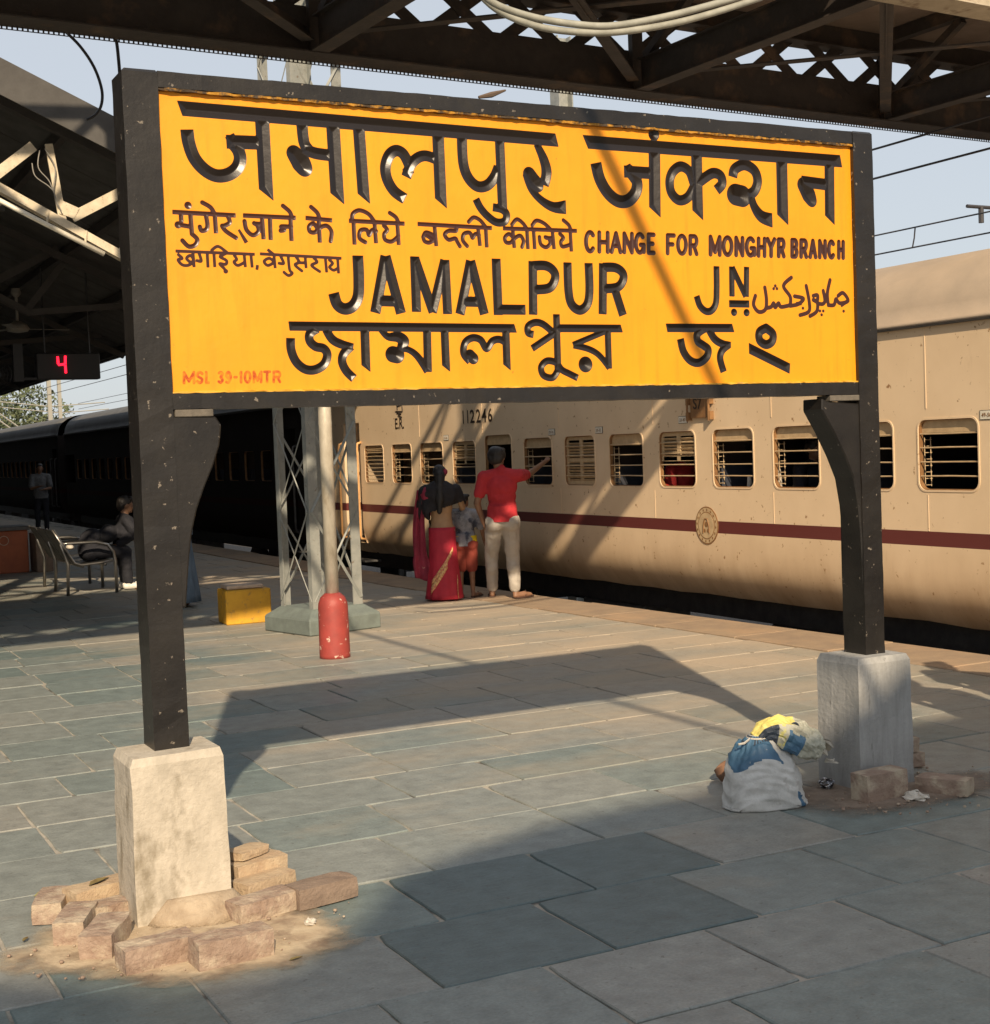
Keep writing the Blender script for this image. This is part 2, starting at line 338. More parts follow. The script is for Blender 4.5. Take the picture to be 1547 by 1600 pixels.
# coping stones along the edge
rnd = random.Random(3); Y = -6.0; k = 0
while Y < 34:
    L_ = rnd.uniform(0.85, 1.2); a, b = Y + 0.004, Y + L_ - 0.004; xa, xb = edge_x(a), edge_x(b)
    mb = MB(); z0 = rnd.uniform(0.006, 0.014)
    mb.prism([(xa - 0.62, a, -0.10), (xa + 0.05, a, -0.10), (xb + 0.05, b, -0.10), (xb - 0.62, b, -0.10)], (0, 0, 0.10 + z0))
    mb.build('coping_stone', 'coping', platform, bevel=0.006); Y += L_
# slabs: rows across the platform, joints staggered as seen
ROWS = [2.30, 2.88, 3.45, 4.00, 4.58, 5.15, 5.75, 6.30, 6.83, 7.35, 7.86, 8.42, 8.95, 9.54]
while ROWS[-1] < 60: ROWS.append(ROWS[-1] + rnd.choice((0.53, 0.55, 0.57, 0.58)))
SEEN = {3.45: [2.17, 2.80, 3.37, 3.95], 4.00: [1.82, 2.45, 3.05, 3.7], 4.58: [2.10, 2.73, 3.31, 4.0, 4.9], 5.15: [1.24, 1.8, 2.32, 3.12, 3.76, 4.4],
        5.75: [1.22, 1.87, 2.50, 3.12, 3.74, 4.5], 6.30: [1.07, 1.99, 2.75, 3.35, 4.1], 6.83: [1.06, 1.72, 2.34, 2.95, 3.61, 4.3], 7.35: [1.34, 1.9, 2.35, 2.95, 3.83, 4.5],
        7.86: [1.55, 2.2, 2.9, 3.84, 4.4], 8.42: [1.2, 1.8, 2.45, 3.1, 3.7], 8.95: [1.66, 2.3, 2.95, 3.52, 4.2]}
DARK = {(4.00, 1.82), (4.58, 2.10), (4.58, 2.73), (4.00, 2.45)}
VAR = []
for v_ in range(7):
    r_ = random.Random(40 + v_); pts = []
    for sd_ in range(4):
        for t in (0.0, 0.17, 0.36, 0.6, 0.83):
            x, y = ((-.5 + t, -.5), (.5, -.5 + t), (.5 - t, .5), (-.5, .5 - t))[sd_]; j = r_.uniform(0, .007) if v_ else 0
            if t == 0.0 and v_ and r_.random() < .35: j = r_.uniform(.015, .035)
            n_ = ((0, 1), (-1, 0), (0, -1), (1, 0))[sd_]; n2 = ((1, 0), (0, 1), (-1, 0), (0, -1))[sd_] if t == 0.0 else (0, 0); pts.append((x + n_[0] * j + n2[0] * j, y + n_[1] * j + n2[1] * j))
    um = MB(); um.loft([[(x, y, -0.03) for x, y in pts], [(x, y, -0.005) for x, y in pts], [(x * .986, y * .986, 0) for x, y in pts]]); me_ = um.mesh('slab'); me_.materials.append(MATS['slab_stone']); VAR.append(me_)
um = MB(); bv = 0.006
um.loft([[(-.5, -.5, -0.03), (.5, -.5, -0.03), (.5, .5, -0.03), (-.5, .5, -0.03)], [(-.5, -.5, -0.004), (.5, -.5, -0.004), (.5, .5, -0.004), (-.5, .5, -0.004)],
         [(-.5 + bv, -.5 + bv, 0), (.5 - bv, -.5 + bv, 0), (.5 - bv, .5 - bv, 0), (-.5 + bv, .5 - bv, 0)]])
umd = VAR[3].copy(); umd.materials.clear(); umd.materials.append(MATS['slab_dark'])
cand = []; rest = MB(); tints = []
for y0, y1 in zip(ROWS, ROWS[1:]):
    xe = edge_x((y0 + y1) / 2) - 0.63; js = list(SEEN.get(y0, [])); lo_ = js[0] if js else rnd.uniform(2, 2.6); hi_ = js[-1] if js else lo_
    if not js: js = [lo_]
    while lo_ > -3.0: lo_ -= rnd.uniform(0.55, 0.75); js.insert(0, lo_)
    while hi_ < xe - 0.5: hi_ += rnd.uniform(0.55, 0.78); js.append(hi_)
    js = [q for q in js if q < xe - 0.12] + [xe]
    for x0, x1 in zip(js, js[1:]):
        cx, cy = (x0 + x1) / 2, (y0 + y1) / 2
        vis = [proj((px, py, 0)) for px, py in ((x0, y0), (x1, y0), (x1, y1), (x0, y1))]
        seen = any(-10 < q[0] < PW + 10 and 0 < q[1] < PH + 10 and q[2] > 0.3 for q in vis)
        cand.append((cy > 14.5 or not seen, cy, cx, x1 - x0, y1 - y0, (round(y0, 2), round(x0, 2)) in DARK))
cand.sort(key=lambda q: (q[0], q[1]))
for i, (far, cy, cx, wx, wy, dk) in enumerate(cand):
    g = rnd.choice((0.004, 0.006, 0.009, 0.012)); zz = rnd.uniform(-0.0015, 0.0035); tilt = (rnd.uniform(-.002, .002), rnd.uniform(-.002, .002), rnd.uniform(-.006, .006))
    if i < 296 and not far:
        inst('slab', umd if dk else rnd.choice(VAR), platform, (cx, cy, zz), tilt, (wx - g, wy - g, 1))
    else:
        n0 = len(rest.f); rest.add([(cx + q[0] * (wx - g), cy + q[1] * (wy - g), q[2] + zz) for q in um.v], um.f); tints += [rnd.random()] * (len(rest.f) - n0)
o = rest.build('slab_field', 'slab_field', platform, kind='stuff')
at = o.data.attributes.new('tint', 'FLOAT', 'FACE'); at.data.foreach_set('value', tints)
# rails under the train
for X in (8.98, 10.66):
    mb = MB(); mb.box((X - 0.07, -30, RAILZ - 0.14), (X + 0.07, 120, RAILZ - 0.125)); mb.box((X - 0.01, -30, RAILZ - 0.126), (X + 0.01, 120, RAILZ - 0.03)); mb.box((X - 0.035, -30, RAILZ - 0.032), (X + 0.035, 120, RAILZ))
    thing(mb, 'rail', 'rail_steel', 'steel running rail below the train, %s the platform' % ('nearer' if X < 9 else 'farther from'), 'rail')
# soil patches spilled round the two concrete blocks (thin irregular sheets)
def patch(name, cx, cy, rx, ry, seed, z, m, label, cat):
    r_ = random.Random(seed); n = 40; ph = [r_.uniform(0, 6.28) for _ in range(5)]; v = [(cx, cy, z + 0.006)]; f = []; fd = [1.0]
    for q, (s_, zz, k_) in enumerate(((0.35, 0.004, 1.0), (0.62, 0.002, .8), (0.85, 0.001, .4), (1.08, 0.0, 0.0))):
        for k in range(n):
            a = 2 * math.pi * k / n; rr = 1 + 0.10 * math.sin(2 * a + ph[0]) + 0.08 * math.sin(3 * a + ph[1]) + 0.05 * math.sin(5 * a + ph[2])
            v.append((cx + rx * s_ * rr * math.cos(a), cy + ry * s_ * rr * math.sin(a), z + zz)); fd.append(k_)
    for k in range(n):
        k2 = (k + 1) % n; f.append((0, 1 + k, 1 + k2))
        for q in range(3): f.append((1 + q * n + k, 1 + (q + 1) * n + k, 1 + (q + 1) * n + k2, 1 + q * n + k2))
    mb = MB(); mb.add(v, f); o = mb.build(name, m, None, kind='stuff', label=label, cat=cat)
    at = o.data.attributes.new('fade', 'FLOAT', 'POINT'); at.data.foreach_set('value', fd); return o
def fade_out(name, f0=0.50, f1=0.98):
    """thin scatter of dirt: grains get sparser towards the rim"""
    h = HOOK[name]; N, L = h['N'], h['L']; a = N.new('ShaderNodeAttribute'); a.attribute_name = 'fade'
    m1 = N.new('ShaderNodeMath'); m1.operation = 'ADD'; L.new(a.outputs['Fac'], m1.inputs[0]); L.new(h['noise'](7.0, h['vec'], 9), m1.inputs[1])
    L.new(h['ramp'](m1.outputs[0], f0, f1), h['b'].inputs['Alpha'])
mat('dust_sheet', (0.50, 0.41, 0.285), (0.40, 0.31, 0.21), 0.95, scale=9, bump=0.004, bscale=60, c3=(0.26, 0.19, 0.13), s3=6, lo3=0.5, hi3=0.64)
fade_out('dust_sheet'); fade_out('soil', 0.62, 1.35)
patch('spilled_sand', 1.26, 4.96, 0.57, 0.48, 5, 0.0062, 'dust_sheet', 'pale sandy dirt spilled around the left concrete block', 'sand')
patch('spilled_soil', 4.62, 5.06, 0.62, 0.36, 9, 0.0062, 'soil', 'brown soil spilled around the right concrete block', 'soil')

# ------------------------------------------------------------------ the station name board
YF, YP = 5.20, 5.222                 # front of the frame, face of the yellow panel
board = empty('station_name_board', (3.0, 5.28, 0.0), 'large yellow station name board in a black frame on two concrete blocks', 'sign board')
PX0, PX1, PZ0, PZ1 = 1.372, 4.632, 1.918, 3.026
LX0, LX1, RX0, RX1 = 1.243, 1.372, 4.628, 4.745
ZT = 3.088
def ragged_box(lo, hi, n=24, amp=0.003, seed=1, axis=2):
    """a box lofted along an axis with slightly uneven sides"""
    r_ = random.Random(seed); m_ = MB(); rings = []; ax = axis; o1, o2 = [q for q in range(3) if q != ax]
    for i in range(n + 1):
        t = lo[ax] + (hi[ax] - lo[ax]) * i / n; ring = []
        for a, b_ in ((0, 0), (1, 0), (1, 1), (0, 1)):
            q = [0, 0, 0]; q[ax] = t
            q[o1] = (lo, hi)[a][o1] + r_.uniform(-amp, amp); q[o2] = (lo, hi)[b_][o2] + r_.uniform(-amp, amp); ring.append(tuple(q))
        rings.append(ring)
    return m_.loft(rings)
def post(x0, x1, seed, base):
    m_ = ragged_box((x0, YF, base), (x1, YF + 0.155, ZT - 0.012), 40, 0.0012, seed)
    m_.loft([[(x0, YF, ZT - .0118), (x1, YF, ZT - .0118), (x1, YF + .155, ZT - .0118), (x0, YF + .155, ZT - .0118)], [(x0 + .012, YF + .012, ZT), (x1 - .004, YF + .012, ZT), (x1 - .004, YF + .143, ZT), (x0 + .012, YF + .143, ZT)]])
    return m_.build('post', 'black_paint', board, fix=True, bevel=0.0)
post(LX0, LX1, 4, 0.55); post(RX0, RX1, 5, 0.55)
ragged_box((LX1 + .001, YF + 0.003, PZ1), (RX0 - .001, YF + 0.12, ZT - 0.004), 60, 0.0014, 6, 0).build('top_rail', 'black_paint', board, fix=True)
ragged_box((LX1 + .001, YF + 0.003, PZ0 - 0.058), (RX0 - .001, YF + 0.12, PZ0), 60, 0.0014, 7, 0).build('bottom_rail', 'black_paint', board, fix=True)
mb = MB(); mb.box((PX0 + .002, YP + 0.030, PZ0 + .002), (PX1 - .006, YP + 0.085, PZ1 - .002)); mb.build('backing_slab', 'black_paint', board)
mat('edge_paint', (0.40, 0.19, 0.012), (0.045, 0.028, 0.012), 0.7, scale=26, lo=0.42, hi=0.56, bump=0.004, bscale=60)
ragged_box((PX0 + .002, YF + 0.004, PZ1 - 0.010), (PX1 - .004, YP + 0.001, PZ1 - 0.0005), 150, 0.0024, 8, 0).build('paint_lip', 'edge_paint', board, fix=True)
ragged_box((PX0 + .002, YF + 0.006, PZ0 + 0.0005), (PX1 - .004, YP + 0.001, PZ0 + 0.007), 150, 0.0020, 9, 0).build('paint_lip', 'yellow_box', board, fix=True)
# corbels under the bottom rail
def corbel(pts, mirror):
    P = [onY(x, y, YF) for x, y in pts]
    m_ = MB(); m_.prism([(q[0], YF + 0.006, q[2]) for q in P], (0, 0.140, 0)); return m_.build('corbel', 'black_paint', board, fix=True, bevel=0.006)
corbel([(268, 650), (338, 650), (347, 664), (344, 696), (334, 728), (321, 760), (309, 795), (301, 832), (297, 870), (294, 915), (292, 950), (284, 950)], False)
corbel([(1352, 631), (1296, 627), (1286, 622), (1286, 641), (1303, 672), (1322, 712), (1336, 748), (1343, 790), (1347, 835), (1349.5, 880), (1351, 930), (1358, 930)], True)
# pale mortar seats on top of the corbels
for x0, x1, y in ((274, 334, 646), (1298, 1345, 622)):
    a, b = onY(x0, y, YF), onY(x1, y, YF); mb = MB(); mb.box((a[0], YF + 0.001, a[2] - 0.014), (b[0], YF + 0.10, PZ0 - 0.060)); mb.build('mortar_seat', 'seat_mortar', board, bevel=0.003)

# ---- lettering: strokes traced on the panel, cut as V grooves
Z1 = (230, 120, 3.8675); Z2 = (580, 150, 3.8675); Z3 = (900, 180, 3.2229); Z4 = (240, 310, 3.8675); Z5 = (620, 320, 4.0711); Z6 = (980, 360, 3.8675); Z7 = (240, 480, 3.8675); Z8 = (600, 480, 3.8675)
STR = []          # (word index, [(x,z)...] on the panel, [half widths], end cut vectors or None, depth factor)
WORDS = []
def word(label): WORDS.append(label); return len(WORDS) - 1
def st(wd, Z, pts, wdt, depth=0.42, cut0=None, cut1=None, round_=False, smooth=True):
    """pts in zoom px; wdt full width in metres (number or list); cut = px vector along the end cut"""
    P = []
    for p in pts:
        q = onY(Z[0] + p[0] / Z[2], Z[1] + p[1] / Z[2], YP); P.append((q[0], q[2]))
    P = np.array(P); n = len(P); W = np.array(wdt if isinstance(wdt, (list, tuple)) else [wdt] * n, float) / 2
    if smooth and n > 2:                                   # Catmull-Rom
        Q = []; V = []
        for i in range(n - 1):
            p0, p1, p2, p3 = P[max(i - 1, 0)], P[i], P[i + 1], P[min(i + 2, n - 1)]
            for t in np.linspace(0, 1, 6, endpoint=False):
                Q.append(0.5 * ((2 * p1) + (-p0 + p2) * t + (2 * p0 - 5 * p1 + 4 * p2 - p3) * t * t + (-p0 + 3 * p1 - 3 * p2 + p3) * t ** 3)); V.append(W[i] + (W[i + 1] - W[i]) * t)
        Q.append(P[-1]); V.append(W[-1]); P = np.array(Q); W = np.array(V)
    def cv(c):
        return None if c is None else np.array(c, float)
    STR.append((wd, P, W, cv(cut0), cv(cut1), depth, round_))
def dot(wd, Z, c, r, depth=0.42):
    st(wd, Z, [c, (c[0] + 0.5, c[1])], 2 * r, depth, round_=True)
SL = (1.0, -0.75)      # slanted foot of the stems (x, z)
w1 = word('जमालपुर'); T = 0.056
st(w1, Z1, [(195, 188), (1547, 298)], T, cut0=(0.28, -1)); STR.pop()
a = onY(230 + 196 / 3.8675, 120 + 190 / 3.8675, YP); b = onY(580 + 1124 / 3.8675, 150 + 267 / 3.8675, YP)
STR.append((w1, np.array([(a[0], a[2]), (b[0], b[2])]), np.array([0.0275, 0.0275]), np.array((0.33, -1.0)), np.array((0.25, -1.0)), 0.42, False))
st(w1, Z1, [(240, 318), (252, 400), (285, 490), (345, 560), (415, 597), (485, 592), (540, 555), (562, 500), (550, 445), (515, 400)], 0.050)
st(w1, Z1, [(478, 392), (700, 400)], 0.052); st(w1, Z1, [(497, 352), (560, 470)], 0.040)
st(w1, Z1, [(694, 250), (720, 715)], T, cut1=SL)
st(w1, Z1, [(935, 285), (948, 395), (975, 440)], 0.046); st(w1, Z1, [(940, 425), (1010, 460), (1120, 476)], 0.046)
st(w1, Z1, [(888, 462), (930, 520), (950, 552)], [0.062, 0.078, 0.066], round_=True)
st(w1, Z1, [(1122, 285), (1150, 738)], T, cut1=SL); st(w1, Z1, [(1278, 300), (1310, 738)], 0.050, cut1=SL)
st(w1, Z2, [(205, 622), (140, 575), (98, 505), (86, 430), (108, 360), (150, 330), (192, 348), (222, 400), (235, 440)], 0.046)
st(w1, Z2, [(212, 490), (240, 415), (285, 372), (335, 362), (400, 385)], 0.044); st(w1, Z2, [(200, 430), (248, 478)], 0.030)
st(w1, Z2, [(404, 235), (422, 650)], 0.052, cut1=SL)
st(w1, Z2, [(548, 245), (556, 400), (585, 490), (640, 545), (700, 540), (745, 490), (770, 430)], 0.046)
st(w1, Z2, [(776, 262), (795, 690)], 0.044)
st(w1, Z2, [(735, 672), (790, 685), (818, 715), (806, 758), (755, 762), (700, 722), (660, 675), (633, 622)], 0.034)
st(w1, Z2, [(1000, 290), (1042, 380), (1060, 460), (1045, 540)], [0.030, 0.044, 0.050, 0.045])
st(w1, Z2, [(955, 470), (985, 520), (1010, 545)], [0.058, 0.070, 0.050], round_=True)
st(w1, Z2, [(930, 470), (968, 565), (1035, 635), (1105, 672), (1178, 672)], [0.026, 0.030, 0.036, 0.044, 0.060], cut1=(0, 1))
w2 = word('जंकशन')
a = onY(900 + 47 / 3.2229, 180 + 134 / 3.2229, YP); b = onY(900 + 1336 / 3.2229, 180 + 232 / 3.2229, YP)
STR.append((w2, np.array([(a[0], a[2]), (b[0], b[2])]), np.array([0.0285, 0.0285]), np.array((0.45, -1.0)), np.array((0.2, -1.0)), 0.42, False))
dot(w2, Z3, (392, 97), 0.028)
st(w2, Z3, [(100, 240), (120, 320), (160, 390), (212, 432), (262, 430), (300, 390), (308, 340), (285, 300), (262, 272)], 0.056)
st(w2, Z3, [(242, 283), (395, 293)], 0.052); st(w2, Z3, [(258, 250), (292, 330)], 0.036)
st(w2, Z3, [(395, 178), (398, 490)], 0.060, cut1=SL)
st(w2, Z3, [(592, 340), (570, 282), (528, 258), (488, 285), (472, 335), (482, 392), (520, 428), (565, 412), (600, 350)], 0.046, round_=True)
st(w2, Z3, [(607, 190), (614, 505)], 0.058, cut1=SL)
st(w2, Z3, [(585, 365), (640, 322), (690, 292), (728, 305), (736, 345), (708, 378)], 0.048)
st(w2, Z3, [(790, 312), (800, 272), (848, 250), (898, 278), (915, 330), (900, 380), (865, 405)], 0.050)
st(w2, Z3, [(805, 400), (838, 408)], 0.098, round_=True)
st(w2, Z3, [(880, 400), (898, 460), (935, 510), (990, 530)], [0.036, 0.044, 0.056, 0.066], cut1=(0, 1))
st(w2, Z3, [(1036, 225), (1042, 528)], 0.064, cut1=SL)
st(w2, Z3, [(1135, 333), (1280, 352)], 0.054); st(w2, Z3, [(1145, 350), (1172, 400), (1188, 432)], [0.070, 0.080, 0.058], round_=True)
st(w2, Z3, [(1276, 235), (1279, 530)], 0.058, cut1=SL)
# second line, Hindi
D2 = 0.38; q = 0.0175
w3 = word('मुंगेर, जाने')
def seq(wd, Z, lst, wdt, depth=D2):
    for s_ in lst: st(wd, Z, s_, wdt, depth, round_=len(s_) > 2)
seq(w3, Z4, [[(113, 82), (497, 103)], [(165, 90), (168, 145)], [(150, 158), (228, 172)], [(222, 92), (232, 215)], [(232, 215), (264, 248), (250, 282), (212, 290), (175, 255)],
             [(316, 100), (326, 160), (318, 188), (290, 195), (280, 172)], [(370, 100), (378, 212)], [(295, 25), (345, 55), (372, 100)], [(448, 105), (460, 145), (428, 165), (415, 168), (440, 200), (498, 238)]], q)
dot(w3, Z4, (208, 42), 0.014, D2); dot(w3, Z4, (148, 160), 0.0135, D2)
st(w3, Z4, [(514, 188), (562, 268)], [0.008, 0.018], 0.0)
seq(w3, Z4, [[(540, 103), (860, 118)], [(550, 138), (562, 190), (600, 222), (634, 200), (628, 165), (608, 150)], [(606, 152), (655, 156)], [(655, 112), (665, 248)], [(703, 112), (708, 252)],
             [(768, 195), (790, 190), (772, 170), (832, 172)], [(827, 115), (834, 258)], [(782, 45), (822, 80), (838, 118)]], q)
w4 = word('के लिये')
seq(w4, Z4, [[(918, 118), (1080, 133)], [(990, 180), (965, 152), (940, 170), (945, 200), (975, 205), (1000, 180), (1045, 165), (1075, 200), (1070, 258)], [(998, 128), (1005, 268)], [(952, 52), (990, 88), (1005, 130)],
             [(1180, 135), (1518, 153)], [(1208, 140), (1215, 280)], [(1200, 130), (1205, 92), (1245, 72), (1300, 95), (1338, 145)], [(1280, 265), (1245, 240), (1250, 195), (1288, 190), (1302, 222), (1320, 192), (1345, 198)],
             [(1335, 150), (1345, 272)], [(1392, 165), (1412, 190), (1394, 215), (1400, 250), (1440, 260), (1480, 228)], [(1473, 150), (1482, 282)], [(1428, 88), (1465, 115), (1482, 152)]], q)
w5 = word('बदली कीजिये')
seq(w5, Z5, [[(132, 122), (606, 148)], [(168, 205), (185, 176), (225, 190), (238, 218), (208, 240), (178, 232), (168, 205)], [(175, 185), (240, 228)], [(240, 135), (252, 264)],
             [(375, 138), (378, 165), (330, 166), (305, 190), (330, 222), (372, 214), (385, 235), (402, 264)], [(448, 262), (420, 225), (428, 185), (465, 178), (482, 210), (500, 186), (524, 192)],
             [(517, 148), (530, 262)], [(458, 108), (490, 80), (532, 100), (572, 150)], [(566, 148), (573, 272)],
             [(675, 150), (1147, 166)], [(745, 215), (715, 186), (688, 208), (695, 238), (725, 240), (748, 215), (785, 196), (806, 230), (797, 268)], [(738, 160), (748, 275)],
             [(733, 125), (765, 92), (805, 120), (832, 160)], [(828, 160), (835, 282)], [(862, 130), (890, 100), (940, 120), (988, 166)], [(870, 160), (878, 282)],
             [(908, 205), (916, 250), (950, 270), (976, 245), (966, 214), (945, 206)], [(945, 210), (998, 213)], [(990, 166), (1001, 282)],
             [(1038, 185), (1060, 210), (1044, 235), (1055, 266), (1108, 252)], [(1104, 168), (1111, 298)], [(1060, 98), (1095, 130), (1110, 168)]], q)
# capitals from a small stroke alphabet (unit box, y down)
ARC = lambda cx, cy, rx, ry, a0, a1, n=9: [(cx + rx * math.cos(R(a0 + (a1 - a0) * i / n)), cy + ry * math.sin(R(a0 + (a1 - a0) * i / n))) for i in range(n + 1)]
GL = {'C': [ARC(.5, .5, .5, .5, -45, -315, 14)], 'H': [[(0, 0), (0, 1)], [(1, 0), (1, 1)], [(0, .5), (1, .5)]], 'A': [[(.5, 0), (0, 1)], [(.5, 0), (1, 1)], [(.2, .68), (.8, .68)]],
      'N': [[(0, 1), (0, 0)], [(0, 0), (1, 1)], [(1, 1), (1, 0)]], 'G': [ARC(.5, .5, .5, .5, -45, -330, 14), [(.6, .58), (1, .58), (1, .95)]], 'E': [[(0, 0), (0, 1)], [(0, 0), (1, 0)], [(0, .5), (.8, .5)], [(0, 1), (1, 1)]],
      'F': [[(0, 0), (0, 1)], [(0, 0), (1, 0)], [(0, .5), (.8, .5)]], 'O': [ARC(.5, .5, .5, .5, 0, 360, 18)], 'R': [[(0, 0), (0, 1)], [(0, 0), (.6, 0)] + ARC(.65, .26, .35, .26, -80, 80, 6) + [(0, .52)], [(.55, .52), (1, 1)]],
      'M': [[(0, 1), (0, 0)], [(0, 0), (.5, .85)], [(.5, .85), (1, 0)], [(1, 0), (1, 1)]], 'Y': [[(0, 0), (.5, .5)], [(1, 0), (.5, .5)], [(.5, .5), (.5, 1)]],
      'B': [[(0, 0), (0, 1)], [(0, 0), (.5, 0)] + ARC(.6, .24, .36, .24, -80, 80, 6) + [(0, .48)], [(0, .48), (.5, .48)] + ARC(.62, .74, .38, .26, -80, 80, 6) + [(0, 1)]],
      'S': [[(.95, .15), (.6, 0), (.15, .1), (.1, .35), (.5, .5), (.9, .65), (.85, .9), (.45, 1), (.05, .85)]], 'L': [[(0, 0), (0, 1)], [(0, 1), (1, 1)]], 'T': [[(0, 0), (1, 0)], [(.5, 0), (.5, 1)]],
      '3': [[(.05, .1), (.5, 0), (.95, .2), (.5, .47), (.95, .75), (.5, 1), (0, .9)]], '9': [[(.95, .35), (.5, .6), (.05, .3), (.5, 0), (.95, .3), (.9, .7), (.5, 1), (.1, .95)]], '0': [ARC(.5, .5, .5, .5, 0, 360, 18)],
      '1': [[(0.2, .2), (.7, 0), (.7, 1)]], '-': [[(0, .5), (1, .5)]]}
def caps(wd, Z, ch, x0, x1, yt, yb, wdt, depth, sk=0.0):
    for s_ in GL[ch]:
        pts = [(x0 + (x1 - x0) * u, yt + (yb - yt) * v + sk * u * (x1 - x0)) for u, v in s_]
        st(wd, Z, pts, wdt, depth, round_=True, smooth=len(pts) > 4)
def run(wd, Z, items, ytop, ybot, wdt, depth, inset=6):
    for ch, x0, x1 in items:
        caps(wd, Z, ch, x0 + inset, x1 - inset, ytop(x0) + inset, ybot(x0) - inset, wdt, depth, (ytop(x1) - ytop(x0)) / max(x1 - x0, 1))
yt = lambda x: 583 + (x - 45) * 0.0385; yb = lambda x: 690 + (x - 45) * 0.026
w6 = word('CHANGE FOR'); w7 = word('MONGHYR BRANCH')
run(w6, Z3, [('C', 45, 98), ('H', 112, 166), ('A', 174, 230), ('N', 238, 288), ('G', 296, 348), ('E', 360, 398), ('F', 456, 500), ('O', 508, 560), ('R', 570, 614)], yt, yb, 0.0205, D2)
run(w7, Z3, [('M', 672, 730), ('O', 738, 790), ('N', 801, 845), ('G', 854, 905), ('H', 914, 956), ('Y', 960, 1006), ('R', 1015, 1053), ('B', 1083, 1118), ('R', 1128, 1166), ('A', 1174, 1213), ('N', 1222, 1261), ('C', 1268, 1306), ('H', 1318, 1352)], yt, yb, 0.022, D2)
# third line, Hindi, painted flat
w8 = word('खगड़िया, बेगुसराय')
seq(w8, Z4, [[(132, 318), (612, 338)], [(150, 340), (172, 362), (148, 372), (175, 402), (215, 402), (240, 372), (222, 345), (200, 365), (240, 398)], [(238, 328), (245, 416)], [(275, 332), (288, 378), (262, 376)], [(324, 332), (329, 418)],
             [(352, 312), (390, 290), (442, 325)], [(364, 325), (370, 416)], [(432, 335), (402, 352), (440, 375), (436, 398), (400, 395), (428, 425)], [(488, 345), (502, 368), (486, 385), (510, 405), (552, 385)], [(547, 335), (555, 416)], [(588, 338), (596, 418)],
             [(628, 402), (624, 432)], [(642, 335), (1136, 362)], [(688, 308), (728, 340)], [(730, 385), (700, 362), (668, 380), (690, 405), (728, 388)], [(727, 340), (735, 422)], [(768, 350), (786, 392), (758, 392)],
             [(813, 348), (822, 430), (838, 452), (815, 466), (788, 446)], [(862, 355), (880, 385), (855, 402), (896, 438)], [(866, 388), (920, 390)], [(916, 355), (922, 422)], [(970, 362), (988, 385), (955, 405), (1004, 442)], [(1038, 362), (1046, 448)],
             [(1062, 372), (1082, 392), (1064, 415), (1088, 434), (1116, 420)], [(1112, 362), (1118, 454)]], 0.0118, 0.0)
dot(w8, Z4, (436, 440), 0.009, 0.0)
# JAMALPUR
w9 = word('JAMALPUR'); T9 = 0.046
st(w9, Z4, [(1234, 345), (1240, 480), (1236, 590), (1205, 650), (1155, 668), (1110, 640), (1088, 572)], T9)
def seg(wd, Z, lst, T_):
    for s_ in lst: st(wd, Z, s_, T_, 0.42, smooth=len(s_) > 3)
seg(w9, Z4, [[(1402, 348), (1340, 692)], [(1402, 348), (1496, 696)], [(1360, 618), (1480, 622)]], 0.044)
seg(w9, Z5, [[(114, 328), (126, 682)], [(116, 345), (232, 684)], [(306, 352), (226, 684)], [(306, 350), (324, 696)]], 0.041)
seg(w9, Z5, [[(470, 356), (402, 697)], [(470, 356), (558, 697)], [(420, 615), (530, 618)], [(632, 342), (646, 702)], [(622, 666), (820, 668)]], 0.042)
seg(w9, Z5, [[(865, 358), (868, 700)], [(865, 388), (950, 388), (1000, 425), (1006, 475), (968, 530), (868, 540)], [(1086, 366), (1092, 540), (1112, 632), (1165, 670), (1212, 632), (1226, 540), (1220, 370)],
             [(1312, 372), (1310, 697)], [(1312, 398), (1390, 400), (1436, 432), (1440, 478), (1404, 524), (1312, 534)], [(1385, 530), (1440, 704)]], 0.041)
w10 = word('JN')
seg(w10, Z6, [[(540, 216), (541, 350), (536, 440), (510, 484), (475, 488), (440, 455), (420, 396)]], 0.033)
seg(w10, Z6, [[(632, 218), (634, 400)], [(634, 222), (718, 400)], [(722, 220), (720, 402)]], 0.030)
seg(w10, Z6, [[(616, 443), (739, 445)]], 0.033); dot(w10, Z6, (646, 495), 0.017); dot(w10, Z6, (722, 497), 0.017)
# Urdu, painted flat
w11 = word('جمالپور جنکشن')
seq(w11, Z6, [[(775, 395), (764, 450), (795, 492), (835, 478), (842, 420), (832, 345)], [(838, 470), (870, 462), (885, 440), (895, 465), (915, 440), (930, 462), (985, 452)], [(992, 285), (945, 335), (985, 400), (986, 450)],
              [(1012, 398), (1065, 412), (1035, 445), (985, 456)], [(1020, 445), (1055, 440)], [(1082, 335), (1100, 430), (1098, 490), (1045, 512)], [(1125, 395), (1150, 392), (1148, 425), (1125, 420), (1150, 440), (1145, 490), (1105, 518)],
              [(1150, 440), (1180, 445), (1195, 425), (1185, 365)], [(1226, 300), (1210, 380), (1216, 450)], [(1216, 452), (1250, 450), (1262, 415), (1285, 440), (1335, 425), (1305, 378), (1275, 395)], [(1335, 425), (1290, 455)]], 0.019, 0.0)
for c_ in ((1308, 488), (1165, 487), (1185, 487), (1175, 510), (885, 352), (905, 352), (895, 335), (1062, 470)): dot(w11, Z6, c_, 0.0075, 0.0)
